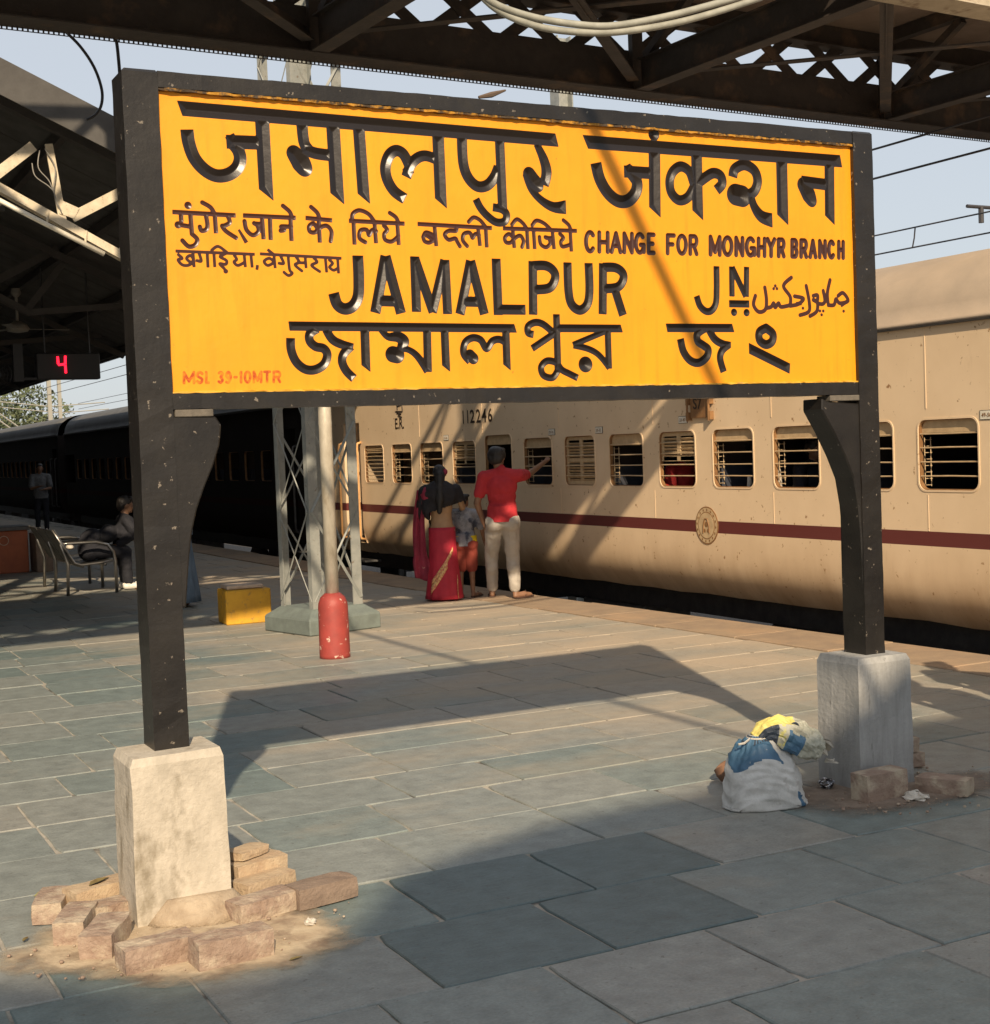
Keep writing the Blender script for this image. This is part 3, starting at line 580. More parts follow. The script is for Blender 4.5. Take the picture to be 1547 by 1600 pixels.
# Bengali
w12 = word('জামালপুর'); T12 = 0.036
a = onY(240 + 818 / 3.8675, 480 + 114 / 3.8675, YP); b = onY(600 + 796 / 3.8675, 480 + 128 / 3.8675, YP)
STR.append((w12, np.array([(a[0], a[2]), (b[0], b[2])]), np.array([0.018, 0.018]), np.array((0.1, -1.0)), np.array((0.3, -1.0)), 0.42, False))
st(w12, Z7, [(828, 186), (832, 260), (862, 330), (915, 374), (975, 378), (1030, 345), (1050, 288), (1028, 250), (980, 238), (945, 205), (945, 160), (990, 128)], 0.036)
st(w12, Z7, [(1042, 135), (1078, 192), (1130, 222), (1208, 240)], [0.034, 0.036, 0.036, 0.026]); st(w12, Z7, [(1195, 235), (1150, 280), (1140, 330), (1165, 385), (1212, 432)], 0.036)
st(w12, Z7, [(1276, 130), (1284, 372)], 0.038, cut1=SL)
st(w12, Z8, [(-18, 140), (25, 178), (85, 180), (118, 205), (108, 240)], [0.022, 0.030, 0.044, 0.050, 0.04], round_=True); st(w12, Z8, [(55, 285), (78, 290)], 0.066, round_=True)
st(w12, Z8, [(80, 245), (150, 258), (205, 300), (265, 388)], [0.026, 0.026, 0.030, 0.034]); st(w12, Z8, [(260, 130), (266, 392)], 0.036)
st(w12, Z8, [(366, 130), (376, 372)], 0.036, cut1=SL)
st(w12, Z8, [(520, 290), (540, 310)], 0.048, round_=True); st(w12, Z8, [(520, 330), (482, 280), (490, 215), (535, 185), (585, 198), (620, 250), (655, 205), (700, 195), (745, 220)], 0.031)
st(w12, Z8, [(736, 130), (744, 365)], 0.035, cut1=SL)
st(w12, Z8, [(905, 165), (872, 155), (872, 115), (915, 92), (965, 105), (1030, 160)], 0.031); st(w12, Z8, [(895, 250), (1050, 145)], 0.030)
st(w12, Z8, [(1042, 42), (1052, 385)], 0.033); st(w12, Z8, [(1030, 127), (1438, 129)], 0.034, cut1=(0.3, -1))
st(w12, Z8, [(1054, 375), (1020, 425), (965, 412), (950, 362), (985, 325), (1040, 335), (1075, 378), (1120, 402), (1172, 428)], 0.030)
st(w12, Z8, [(1142, 228), (1352, 140)], 0.026); st(w12, Z8, [(1145, 230), (1235, 252), (1300, 290), (1364, 368)], 0.028); st(w12, Z8, [(1352, 132), (1360, 372)], 0.032); dot(w12, Z8, (1218, 346), 0.034)
w13 = word('জং')
st(w13, Z6, [(238, 589), (642, 590)], 0.038, cut0=(0.2, -1), cut1=(0.3, -1))
st(w13, Z6, [(322, 655), (340, 730), (380, 785), (432, 800), (480, 765), (490, 720), (462, 695), (428, 670), (425, 625), (470, 592)], 0.038)
st(w13, Z6, [(492, 596), (528, 655), (575, 685), (628, 690)], [0.036, 0.038, 0.036, 0.024]); st(w13, Z6, [(618, 688), (575, 725), (562, 775), (584, 856)], 0.036)
st(w13, Z6, [(840, 590), (880, 625), (876, 670), (840, 690), (802, 665), (800, 615), (840, 590)], 0.042, round_=True); st(w13, Z6, [(736, 712), (984, 836)], 0.046, cut0=(0, 1), cut1=(0.1, 1))
w14 = word('MSL 39-10MTR')
run(w14, Z7, [('M', 178, 250), ('S', 256, 302), ('L', 312, 338), ('3', 388, 424), ('9', 432, 472), ('-', 484, 508), ('1', 515, 538), ('0', 546, 590), ('M', 600, 656), ('T', 664, 708), ('R', 720, 770)], lambda x: 388 + (x - 178) * -0.008, lambda x: 464 + (x - 178) * -0.012, 0.0105, 0.0)

STEP = 0.003
nx = int((PX1 - PX0) / STEP) + 1; nz = int((PZ1 - PZ0) / STEP) + 1
gx = np.linspace(PX0, PX1, nx); gz = np.linspace(PZ0, PZ1, nz)
INK = np.full((nz, nx), -1.0, 'f'); DEP = np.zeros((nz, nx), 'f'); WID = np.full((nz, nx), -1, 'i4')
for wd, P, W, c0, c1, dep, rd in STR:
    wm = W.max() + 0.004
    i0 = max(int((P[:, 0].min() - wm - PX0) / (gx[1] - gx[0])) - 8, 0); i1 = min(int((P[:, 0].max() + wm - PX0) / (gx[1] - gx[0])) + 10, nx)
    j0 = max(int((P[:, 1].min() - wm - PZ0) / (gz[1] - gz[0])) - 8, 0); j1 = min(int((P[:, 1].max() + wm - PZ0) / (gz[1] - gz[0])) + 10, nz)
    if i1 <= i0 or j1 <= j0: continue
    X, Zg = np.meshgrid(gx[i0:i1], gz[j0:j1]); val = np.full(X.shape, -1.0)
    P2 = P.copy(); n = len(P2)
    planes = [None, None]
    if not rd:                                             # lengthen the ends so that the cut planes decide the shape
        for e, nb, c in ((0, 1, c0), (-1, -2, c1)):
            d = P[e] - P[nb]; d = d / max(np.linalg.norm(d), 1e-9); nrm = d
            if c is not None:
                c = c / np.linalg.norm(c); nrm = np.array((-c[1], c[0]))
                if nrm @ d < 0: nrm = -nrm
            P2[e] = P2[e] + d * W.max() * 1.4
            planes[e] = (P[e][0] - X) * nrm[0] + (P[e][1] - Zg) * nrm[1]
    arc = np.concatenate([[0], np.cumsum(np.hypot(*np.diff(P, axis=0).T))])
    for k in range(n - 1):
        a, b = P2[k], P2[k + 1]; d = b - a; LL = max(d @ d, 1e-12)
        t = np.clip(((X - a[0]) * d[0] + (Zg - a[1]) * d[1]) / LL, 0, 1)
        v_ = W[k] + (W[k + 1] - W[k]) * t - np.hypot(X - a[0] - t * d[0], Zg - a[1] - t * d[1])
        if not rd:
            if arc[k] < 1.3 * W[0] * 2: v_ = np.minimum(v_, planes[0])
            if arc[-1] - arc[k + 1] < 1.3 * W[-1] * 2: v_ = np.minimum(v_, planes[1])
        val = np.maximum(val, v_)
    sub = INK[j0:j1, i0:i1]; better = val > sub
    sub[better] = val[better]; dd = DEP[j0:j1, i0:i1]; dd[better] = np.maximum(np.maximum(val, 0)[better] * dep, 0); ww = WID[j0:j1, i0:i1]; ww[better] = wd
DEP = np.minimum(DEP, 0.020)
XX, ZZ = np.meshgrid(gx, gz)
YY = YP + DEP
cell = np.maximum.reduce([INK[:-1, :-1], INK[1:, :-1], INK[:-1, 1:], INK[1:, 1:]]) > -0.0005
cw = np.where(cell, np.maximum.reduce([WID[:-1, :-1], WID[1:, :-1], WID[:-1, 1:], WID[1:, 1:]]), -1)
idx = np.arange(nx * nz).reshape(nz, nx)
quads = np.stack([idx[:-1, :-1], idx[:-1, 1:], idx[1:, 1:], idx[1:, :-1]], -1).reshape(-1, 4); cwf = cw.reshape(-1)
allco = np.stack([XX.ravel(), YY.ravel(), ZZ.ravel()], -1); ink = INK.ravel()
mat('board_paint', (0.82, 0.308, 0.003), (0.76, 0.275, 0.003), 0.42, scale=2.4, bump=0.0012, bscale=22)
h = HOOK['board_paint']; t, N, L, b = h['t'], h['N'], h['L'], h['b']
at_ = N.new('ShaderNodeAttribute'); at_.attribute_name = 'ink'
msk = h['ramp'](at_.outputs['Fac'], -0.0006, 0.0006)
wk = N.new('ShaderNodeAttribute'); wk.attribute_name = 'kindf'
grime = h['ramp'](h['noise'](3.0, h['vec']), 0.55, 0.8)
mpv = N.new('ShaderNodeMapping'); mpv.inputs['Scale'].default_value = (14, 1, 1.2); L.new(h['vec'], mpv.inputs['Vector'])
yel = h['mix'](grime, h['col'], (0.80, 0.32, 0.008)); yel = h['mix'](h['ramp'](h['noise'](2.0, mpv.outputs[0]), 0.5, 0.75), yel, (0.74, 0.255, 0.003)); yel = h['mix'](h['ramp'](h['noise'](26.0, h['vec']), 0.70, 0.75), yel, (0.42, 0.17, 0.01))
wear = h['ramp'](h['noise'](40.0, h['vec']), 0.42, 0.60)
redfade = h['mix'](wear, (0.40, 0.065, 0.008), (0.70, 0.20, 0.006))
ink_c = h['mix'](h['ramp'](wk.outputs['Fac'], 0.4, 0.6), (0.011, 0.007, 0.005), (0.045, 0.013, 0.007))
ink_c = h['mix'](h['ramp'](wk.outputs['Fac'], 1.4, 1.6), ink_c, redfade)
L.new(h['mix'](msk, yel, ink_c), b.inputs['Base Color'])
rg = N.new('ShaderNodeMapRange'); rg.inputs['To Min'].default_value = 0.55; rg.inputs['To Max'].default_value = 0.32; L.new(msk, rg.inputs['Value']); L.new(rg.outputs[0], b.inputs['Roughness'])
board_off = np.array(board.location)
def grid_obj(name, sel, parent, kindf):
    qd = quads[sel]; u, inv = np.unique(qd, return_inverse=True); inv = inv.reshape(-1, 4)
    me = bpy.data.meshes.new(name); me.vertices.add(len(u)); me.vertices.foreach_set('co', (allco[u] - board_off).astype('f').ravel())
    me.loops.add(inv.size); me.loops.foreach_set('vertex_index', inv.ravel().astype('i4')); me.polygons.add(len(inv)); me.polygons.foreach_set('loop_start', np.arange(0, inv.size, 4, dtype='i4'))
    me.update(calc_edges=True)
    a1 = me.attributes.new('ink', 'FLOAT', 'POINT'); a1.data.foreach_set('value', ink[u].astype('f'))
    a2 = me.attributes.new('kindf', 'FLOAT', 'POINT'); a2.data.foreach_set('value', np.full(len(u), kindf, 'f'))
    me.materials.append(MATS['board_paint']); o = bpy.data.objects.new(name, me); COL.objects.link(o); o.parent = parent; return o
panel = grid_obj('yellow_panel', cwf < 0, board, 0.0)
for i, txt in enumerate(WORDS):
    s_ = cwf == i
    if s_.any():
        o = grid_obj('lettering', s_, panel, 2.0 if i == w14 else (1.0 if i in (w3, w4, w5, w6, w7, w8, w11) else 0.0))
        o['label'] = 'lettering reading ' + txt

# concrete blocks the posts stand in
def block(x0, x1, y0, y1, zt, m, label, seed):
    r_ = random.Random(seed); mb = MB(); rings = []
    for i, z in enumerate([0, .1, .2, .3, .4, .5, zt - .03, zt]):
        ins = (0.012 if i == 7 else 0.0) + 0.004 * (1 - z / zt) * -1; ring = []
        for a, b_, sx, sy in ((x0, y0, 1, 1), ((x0 + x1) / 2, y0, 0, 1), (x1, y0, -1, 1), (x1, y1, -1, -1), ((x0 + x1) / 2, y1, 0, -1), (x0, y1, 1, -1)):
            ring.append((a + sx * ins + r_.uniform(-.003, .003), b_ + sy * ins + r_.uniform(-.003, .003), z + (r_.uniform(-.004, .004) if i else 0)))
        rings.append(ring)
    mb.loft(rings); return thing(mb, 'concrete_block', m, label, 'concrete block', 'blocks under the name board', fix=True)
block(1.130, 1.472, 5.10, 5.37, 0.615, 'concrete', 'cream washed concrete block holding the left post of the name board', 2)
block(4.505, 4.825, 5.12, 5.41, 0.625, 'concrete_grey', 'grey concrete block holding the right post, beside the white sack', 3)

# ------------------------------------------------------------------ the train
TX = 8.20
WZ0, WZ1 = 1.205, 1.765
def rrect(y0, y1, z0, z1, r, n=5):
    pts = []
    for cy, cz, a0 in ((y1 - r, z1 - r, 0), (y0 + r, z1 - r, 90), (y0 + r, z0 + r, 180), (y1 - r, z0 + r, 270)):
        for i in range(n + 1): a = R(a0 + 90 * i / n); pts.append((cy + r * math.cos(a), cz + r * math.sin(a)))
    return pts
def hole_cell(mb, x, y0, y1, z0, z1, hole):
    """flat wall cell with an opening: every hole vertex is joined to the cell border"""
    cy = sum(p[0] for p in hole) / len(hole); cz = sum(p[1] for p in hole) / len(hole); out = []
    n = len(hole)
    for (hy, hz) in hole:
        dy, dz = hy - cy, hz - cz; k = min(((y1 - cy) / dy if dy > 0 else (y0 - cy) / dy) if abs(dy) > 1e-9 else 1e9, ((z1 - cz) / dz if dz > 0 else (z0 - cz) / dz) if abs(dz) > 1e-9 else 1e9)
        out.append((cy + dy * k, cz + dz * k))
    cor = [(y1, z1), (y0, z1), (y0, z0), (y1, z0)]
    vs = [(x, p[0], p[1]) for p in hole] + [(x, p[0], p[1]) for p in out] + [(x, p[0], p[1]) for p in cor]; fs = []
    for i in range(n):
        j = (i + 1) % n; a, b = out[i], out[j]; c = None
        for ci, cc in enumerate(cor):
            on = lambda p, q: abs(p[0] - q[0]) < 1e-6, 
            if (abs(a[0] - cc[0]) < 1e-6 and abs(b[1] - cc[1]) < 1e-6 or abs(a[1] - cc[1]) < 1e-6 and abs(b[0] - cc[0]) < 1e-6) and not (abs(a[0] - b[0]) < 1e-6 or abs(a[1] - b[1]) < 1e-6): c = ci
        fs.append((i, n + i, n + j, j) if c is None else (i, n + i, 2 * n + c, n + j, j))
    mb.add(vs, fs)
PROF = [(0.20 * ((0.60 - z) / 0.475) ** 2.6, z) for z in (0.125, 0.15, 0.175, 0.20, 0.225, 0.25, 0.275, 0.30, 0.33, 0.36, 0.40, 0.45, 0.52, 0.60)] + [(0.0, 1.10)]     # (inset, z) skirt
ROOF = [(-0.032, 2.505), (-0.034, 2.535), (0.012, 2.545), (0.03, 2.66), (0.075, 2.78), (0.16, 2.895), (0.31, 3.0), (0.56, 3.095), (0.95, 3.155), (1.62, 3.185)]
def stripe_paint(name, base, base2, stripe, dirt):
    mat(name, base, base2, 0.42, scale=1.7, detail=8, bump=0.0025, bscale=2.2, c3=dirt, s3=17, lo3=0.645, hi3=0.70)
    h = HOOK[name]; N, L = h['N'], h['L']; sx = N.new('ShaderNodeSeparateXYZ'); L.new(h['vec'], sx.inputs[0])
    if base[0] < .1: h['b'].inputs['Roughness'].default_value = 0.9; h['b'].inputs['Specular IOR Level'].default_value = 0.15
    def band(lo, hi):
        a = h['ramp'](sx.outputs[2], lo - .001, lo + .001); b = h['ramp'](sx.outputs[2], hi - .001, hi + .001)
        m = N.new('ShaderNodeMath'); m.operation = 'SUBTRACT'; L.new(a, m.inputs[0]); L.new(b, m.inputs[1]); return m.outputs[0]
    # road dirt thrown up on the lower body, streaky and uneven
    mp = N.new('ShaderNodeMapping'); mp.inputs['Scale'].default_value = (1, 2.6, 0.8); L.new(h['vec'], mp.inputs['Vector'])
    nz = h['noise'](1.6, mp.outputs[0]); low = h['ramp'](sx.outputs[2], 0.85, 0.02)
    m = N.new('ShaderNodeMath'); m.operation = 'MULTIPLY'; L.new(low, m.inputs[0]); L.new(h['ramp'](nz, 0.10, 0.75), m.inputs[1])
    run_ = h['ramp'](h['noise'](3.2, mp.outputs[0]), 0.66, 0.95); c0 = h['mix'](run_, h['col'], tuple(0.5 * (a_ + b_) for a_, b_ in zip(base2, dirt)))
    c = h['mix'](m.outputs[0], c0, dirt)
    c = h['mix'](band(0.765, 0.882), c, stripe)
    L.new(c, h['b'].inputs['Base Color'])
stripe_paint('coach_paint', (0.77, 0.595, 0.40), (0.71, 0.54, 0.355), (0.125, 0.030, 0.027), (0.32, 0.18, 0.08))
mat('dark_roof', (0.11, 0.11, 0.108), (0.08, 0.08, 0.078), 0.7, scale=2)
stripe_paint('coach_paint_shaded', (0.020, 0.016, 0.014), (0.015, 0.012, 0.011), (0.03, 0.01, 0.008), (0.03, 0.02, 0.014))  # umber paint taken near black; deep shade is in the colour
def coach(y0, y1, wins, paint, roofm, label, doors, detail=True):
    root = empty('passenger_coach', (TX + 1.62, (y0 + y1) / 2, RAILZ), label, 'train coach', 'coaches of the train')
    cuts = []
    # outer side towards the platform: skirt, window band with openings, upper band, roof
    side = MB(); ys = list(np.arange(y0, y1, 1.0)) + [y1]
    r_ = random.Random(int(y0 * 10))
    dzs = [r_.uniform(-0.012, 0.012) for _ in ys]
    ys = sorted(set([round(q, 3) for q in ys] + [q for d in doors for q in d])); dzs = [r_.uniform(-0.012, 0.012) for _ in ys]
    indoor = lambda u, v: any(d0 - .001 < u and v < d1 + .001 for d0, d1 in doors)
    sk = MB(); from_ = len(PROF); yq = sorted(set(ys + [round(0.5 * (u + v), 3) for u, v in zip(ys, ys[1:])])); dq = [r_.uniform(-0.012, 0.012) for _ in yq]
    vs_ = [(TX + a + 0.006 * math.sin(3.1 * y + 5 * z) * (z < .5), y, z + (dq[i] if z < .16 else 0)) for i, y in enumerate(yq) for a, z in PROF]
    fs_ = [(i * from_ + j, i * from_ + j + 1, (i + 1) * from_ + j + 1, (i + 1) * from_ + j) for i in range(len(yq) - 1) for j in range(from_ - 1) if not (indoor(yq[i], yq[i + 1]) and PROF[j][1] > 0.27)]
    sk.add(vs_, fs_); sk.build('skirt_panel', paint, root, smooth=True)
    zb0, zb1 = 1.10, 1.90; Yc = y0
    ops = sorted([(a, b, WZ0, z1, 0.075) for a, b, z1, k in wins] + [(a, b, None, None, 0) for a, b in doors])
    for i, (a, b, za, zb, rr) in enumerate(ops):
        nxt = (b + ops[i + 1][0]) / 2 if i + 1 < len(ops) else y1
        if za is None:
            for u, v in ((Yc, a), (b, nxt)): side.add([(TX, u, zb0), (TX, v, zb0), (TX, v, zb1), (TX, u, zb1)], [(0, 3, 2, 1)])
        else: hole_cell(side, TX, Yc, nxt, zb0, zb1, rrect(a, b, za, zb, rr))
        Yc = nxt
    for i in range(len(ys) - 1):
        z_ = 2.12 if indoor(ys[i], ys[i + 1]) else zb1
        side.add([(TX, ys[i], z_), (TX, ys[i + 1], z_), (TX - 0.002, ys[i + 1], 2.505), (TX - 0.002, ys[i], 2.505)], [(0, 3, 2, 1)])
    for a, b in doors:
        q = MB(); zz = [(0.05, 0.28), (0.018, 0.42), (0.0, 0.60), (0.0, 2.12)]
        for yy in (a, b): q.add([(TX + u, yy, z) for u, z in zz] + [(TX + 0.5, yy, 2.12), (TX + 0.5, yy, 0.28)], [(0, 1, 2, 3, 4, 5)])
        q.add([(TX + 0.05, a, 0.28), (TX + 0.5, a, 0.28), (TX + 0.5, b, 0.28), (TX + 0.05, b, 0.28), (TX, a, 2.12), (TX + .5, a, 2.12), (TX + .5, b, 2.12), (TX, b, 2.12)], [(0, 1, 2, 3), (4, 5, 6, 7)]); q.build('door_jamb', paint, root)
        q = MB(); q.box((TX + 0.50, a - .4, 0.36), (TX + 0.53, a + 0.12, 2.2)); q.build('door', 'coach_interior', root)
    for yy, s_ in ((y0, 1), (y1, -1)):                      # ends
        poly = [(TX + a, yy, z) for a, z in PROF] + [(TX - 0.002, yy, 2.505)] + [(TX + a, yy, z) for a, z in ROOF[2:]] + [(TX + 3.24 - a, yy, z) for a, z in ROOF[2:][::-1]] + [(TX + 3.24, yy, 2.505)] + [(TX + 3.24 - a, yy, z) for a, z in PROF[::-1]]
        side.add(poly, [tuple(range(len(poly)))])
    far = [(3.24 - a, z) for a, z in PROF[::-1]]
    side.add([(TX + 3.24, y0, 2.505), (TX + 3.24, y1, 2.505), (TX + 3.24, y1, 0.6), (TX + 3.24, y0, 0.6), (TX + 3.04, y0, 0.125), (TX + 3.04, y1, 0.125)], [(0, 1, 2, 3), (3, 2, 5, 4)])
    side.build('side_wall', paint, root)
    rf = MB(); pr = [(TX + a, z) for a, z in ROOF] + [(TX + 3.24 - a, z) for a, z in ROOF[::-1]]
    rf.loft([[(x, yy, z) for x, z in pr] for yy in np.linspace(y0, y1, 16)], cap=True)
    roof = rf.build('roof', roofm, root)
    for p_ in roof.data.polygons: p_.use_smooth = abs(p_.normal.y) < 0.5
    g = MB(); g.box((TX - 0.040, y0, 2.488), (TX - 0.003, y1, 2.503)); g.build('gutter', 'under_dark', root)
    # inside: floor, lining, partitions and berths
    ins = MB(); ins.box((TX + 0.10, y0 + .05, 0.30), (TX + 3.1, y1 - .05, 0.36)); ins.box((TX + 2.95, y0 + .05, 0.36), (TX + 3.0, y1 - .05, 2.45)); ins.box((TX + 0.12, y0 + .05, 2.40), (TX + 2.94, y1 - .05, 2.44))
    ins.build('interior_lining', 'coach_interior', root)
    ws = sorted(wins)
    for i in range(0, len(ws) - 1, 2):
        yc = (ws[i][1] + ws[i + 1][0]) / 2
        if i:
            pm = MB(); yp = (ws[i - 1][1] + ws[i][0]) / 2; pm.box((TX + 0.12, yp - 0.02, 0.361), (TX + 2.0, yp + 0.02, 2.399)); pm.build('partition', 'coach_interior', root)
            for s_ in (-1, 1):
                bm_ = MB(); bm_.box((TX + 0.14, min(yp + s_ * 0.022, yp + s_ * 0.55), 0.78), (TX + 1.95, max(yp + s_ * 0.022, yp + s_ * 0.55), 0.86)); bm_.box((TX + 0.14, min(yp + s_ * 0.022, yp + s_ * 0.09), 0.861), (TX + 1.95, max(yp + s_ * 0.022, yp + s_ * 0.09), 1.42)); bm_.build('berth', 'berth', root, bevel=0.01)
    for a, b, z1, kind in wins:
        f = MB(); hole = rrect(a, b, WZ0, z1, 0.075); h2 = rrect(a + .004, b - .004, WZ0 + .004, z1 - .004, 0.072); h3 = rrect(a - .010, b + .010, WZ0 - .010, z1 + .010, 0.083)
        f.loft([[(TX + 0.001, y, z) for y, z in h3], [(TX - 0.005, y, z) for y, z in h3], [(TX - 0.005, y, z) for y, z in h2], [(TX + 0.004, y, z) for y, z in h2]], cap=False)
        wn = f.build('window', paint, root)
        f = MB(); h4 = rrect(a + .012, b - .012, WZ0 + .012, z1 - .012, 0.066); f.loft([[(TX + 0.0042, y, z) for y, z in h2], [(TX + 0.006, y, z) for y, z in h4], [(TX + 0.04, y, z) for y, z in h4]], cap=False); f.build('gasket', 'plate_brown', wn)
        if not detail: continue
        nb = 9 if kind == 'dense' else (0 if kind in ('open',) else 4)
        for i in range(nb):
            z = WZ0 + (z1 - WZ0) * ((i + 1) / (nb + 1) if nb > 4 else (0.20, 0.40, 0.60, 0.795)[i]); q = MB()
            q.tube([(TX + 0.012, a - 0.002, z), (TX + 0.012, (a + b) / 2, z + r_.uniform(-.004, .004)), (TX + 0.012, b + 0.002, z)], 0.0062, 6); q.build('bar', 'cream_metal', wn)
        if kind in ('bars', 'dense', 'open'):
            q = MB(); q.box((TX + 0.032, a - .03, z1 - 0.105 - r_.uniform(0, .02)), (TX + 0.046, b + .03, z1 + 0.03)); q.build('shutter', 'cream_metal', wn)
        if kind in ('louvre', 'half'):
            zl = WZ0 + .01 if kind == 'louvre' else z1 - 0.30
            q = MB(); ym = (a + b) / 2
            for (p0, p1) in ((a - .01, a + .05), (ym - .03, ym + .03), (b - .05, b + .01)): q.box((TX + 0.022, p0, zl), (TX + 0.038, p1, z1))
            for zz in (zl, z1 - 0.05, (zl + z1) / 2 - .02 if kind == 'louvre' else zl + .005): q.box((TX + 0.0225, a - .01, zz), (TX + 0.0375, b + .01, zz + 0.045))
            sh = q.build('shutter', 'cream_metal', wn)
            z = zl + 0.05
            lm = MB()
            while z < z1 - 0.06:
                lm.bar((TX + 0.032, a, z), (TX + 0.032, b, z), 0.034, 0.004, up=(0.72, 0, 0.7)); z += 0.034
            lm.build('louvre_slats', 'cream_metal', wn)
        if kind == 'bars':                                  # hinged grille folded back on the far jamb
            q = MB()
            for zz in np.linspace(WZ0 + .04, z1 - 0.16, 8): q.tube([(TX + 0.055, b - 0.012, zz), (TX + 0.115, b - 0.03, zz)], 0.003, 5)
            for k_ in (0.0, 0.05): q.tube([(TX + 0.055 + k_, b - 0.012 - k_ * .3, WZ0 + .03), (TX + 0.055 + k_, b - 0.012 - k_ * .3, z1 - .14)], 0.004, 5)
            q.build('side_grille', 'cream_metal', wn)
    if detail:
        for i, yq_ in enumerate(np.arange(y0 + 1.46, y1 - 2.2, 1.93)):
            q = MB(); q.box((TX - 0.0028, yq_, 0.885), (TX + .001, yq_ + 0.010, 1.17)); q.box((TX - 0.0045, yq_, 1.85), (TX - .001, yq_ + 0.010, 2.487)); q.build('panel_seam', paint, root)
    # underframe
    u = MB(); u.box((TX + 0.30, y0 + 0.3, -0.10), (TX + 2.94, y1 - 0.3, 0.12)); u.build('underframe', 'under_dark', root)
    for yb in (y0 + 3.6, y1 - 3.6):
        bg_ = MB()
        for s_ in (0.55, 2.69):
            bg_.box((TX + s_ - 0.06, yb - 1.75, -0.62), (TX + s_ + 0.06, yb + 1.75, -0.40))
        bg_.box((TX + 0.6, yb - 0.25, -0.55), (TX + 2.6, yb + 0.25, -0.12)); bo = bg_.build('bogie', 'under_dark', root)
        for dy in (-1.45, 1.45):
            for s_ in (0.72, 2.40):
                wm = MB(); wm.loft([[(TX + s_ + dx, yb + dy + rr * math.cos(2 * math.pi * k / 28), RAILZ + 0.46 + rr * math.sin(2 * math.pi * k / 28)) for k in range(28)] for dx, rr in ((0, .44), (.02, .455), (.11, .455), (.13, .49), (.145, .49))]); wm.build('wheel', 'under_grey', bo)
    for yb, wd in (((y0 + y1) / 2 - 2.2, 1.6), ((y0 + y1) / 2 + 1.6, 1.3)):
        q = MB(); q.box((TX + 0.36, yb, -0.62), (TX + 1.0, yb + wd, -0.10)); q.build('equipment_box', 'under_grey', root, bevel=0.03)
    for a, b in doors:                                      # steps and handrails
        for k, z in enumerate((-0.02, -0.32)):
            q = MB(); q.box((TX + 0.02 - k * .02, a + 0.03, z), (TX + 0.30, b - 0.03, z + 0.03)); q.build('footstep', 'under_grey', root, bevel=0.005)
        for yy in (a - 0.05, b + 0.05):
            q = MB(); q.tube([(TX + 0.0, yy, 1.82), (TX - 0.06, yy, 1.80), (TX - 0.07, yy, 1.74), (TX - 0.07, yy, 0.42), (TX - 0.06, yy, 0.36), (TX + 0.02, yy, 0.34)], 0.019, 8); q.build('handrail', 'rail_yellow' if detail else 'under_grey', root, smooth=True)
    return root
mat('rail_yellow', (0.72, 0.40, 0.16), (0.55, 0.30, 0.12), 0.45, scale=10)
Wm = [(19.42, 20.14, 'dense'), (18.41, 19.10, 'bars'), (17.38, 18.11, 'bars'), (16.40, 17.07, 'half'), (15.41, 16.13, 'open'), (14.42, 15.10, 'bars'), (13.47, 14.13, 'louvre'), (12.51, 13.17, 'bars'), (11.58, 12.21, 'half'),
      (10.66, 11.29, 'bars'), (9.74, 10.37, 'bars'), (8.83, 9.46, 'bars'), (7.92, 8.55, 'bars'), (7.0, 7.63, 'bars'), (6.08, 6.71, 'bars'), (5.16, 5.79, 'half'), (4.24, 4.87, 'bars')]
WINS = [(a, b, WZ1 + (0.06 if k == 'open' else 0.0), k) for a, b, k in Wm]
train = coach(1.2, 21.9, WINS, 'coach_paint', 'roof_paint', 'cream coach with maroon stripe and barred windows, behind the name board', [(20.32, 20.98)])
W2 = [(22.9 + 1.6 + i * 0.985, 22.9 + 1.6 + i * 0.985 + 0.66, WZ1, 'bars') for i in range(18)]
coach(22.9, 43.6, W2, 'coach_paint_shaded', 'dark_roof', 'dark coach standing in deep shade at the left, next along the train', [(23.25, 23.9)], detail=False)
coach(44.6, 65.3, [(a + 21.7, b + 21.7, c_, d_) for a, b, c_, d_ in W2], 'coach_paint_shaded', 'dark_roof', 'dark coach farthest along the train, under the shelter at left', [(44.95, 45.6)], detail=False)
coach(66.3, 87.0, [], 'coach_paint_shaded', 'dark_roof', 'last coach of the train, only its roof end showing at far left', [], detail=False)
mb = MB()
for i in range(7):
    y = 21.92 + i * 0.14; mb.box((TX + 0.9 - 0.04 * (i % 2), y, 0.2), (TX + 2.3 + 0.04 * (i % 2), y + 0.13, 2.45))
thing(mb, 'vestibule_bellows', 'under_dark', 'black rubber bellows joining the two coaches', 'bellows')
# numbers, lettering and plates on the coach
def text_mesh(body, size, m, name, parent, origin, ax_u, ax_v, bold=0.0):
    cu = bpy.data.curves.new(name, 'FONT'); cu.body = body; cu.size = size; cu.align_x = 'LEFT'; cu.offset = bold; cu.extrude = 0.0008; cu.resolution_u = 3
    ob = bpy.data.objects.new(name, cu); COL.objects.link(ob); bpy.context.view_layer.update()
    me = bpy.data.meshes.new_from_object(ob.evaluated_get(bpy.context.evaluated_depsgraph_get())); bpy.data.objects.remove(ob)
    off = world_off(parent) if parent else Vector((0, 0, 0)); U, V, O = Vector(ax_u), Vector(ax_v), Vector(origin) - off; Nn = U.cross(V)
    for v in me.vertices: v.co = O + U * v.co.x + V * v.co.y + Nn * v.co.z
    me.materials.clear(); me.materials.append(MATS[m]); o = bpy.data.objects.new(name, me); COL.objects.link(o); o.parent = parent; return o
SU, SV = (0, -1, 0), (0, 0, 1)
cn = MB(); cn.box((TX - .0022, onX(771, 650, TX)[1], 1.99), (TX - .0008, onX(719, 650, TX)[1], 2.17)); nd = cn.build('number_ground', 'coach_paint', train)
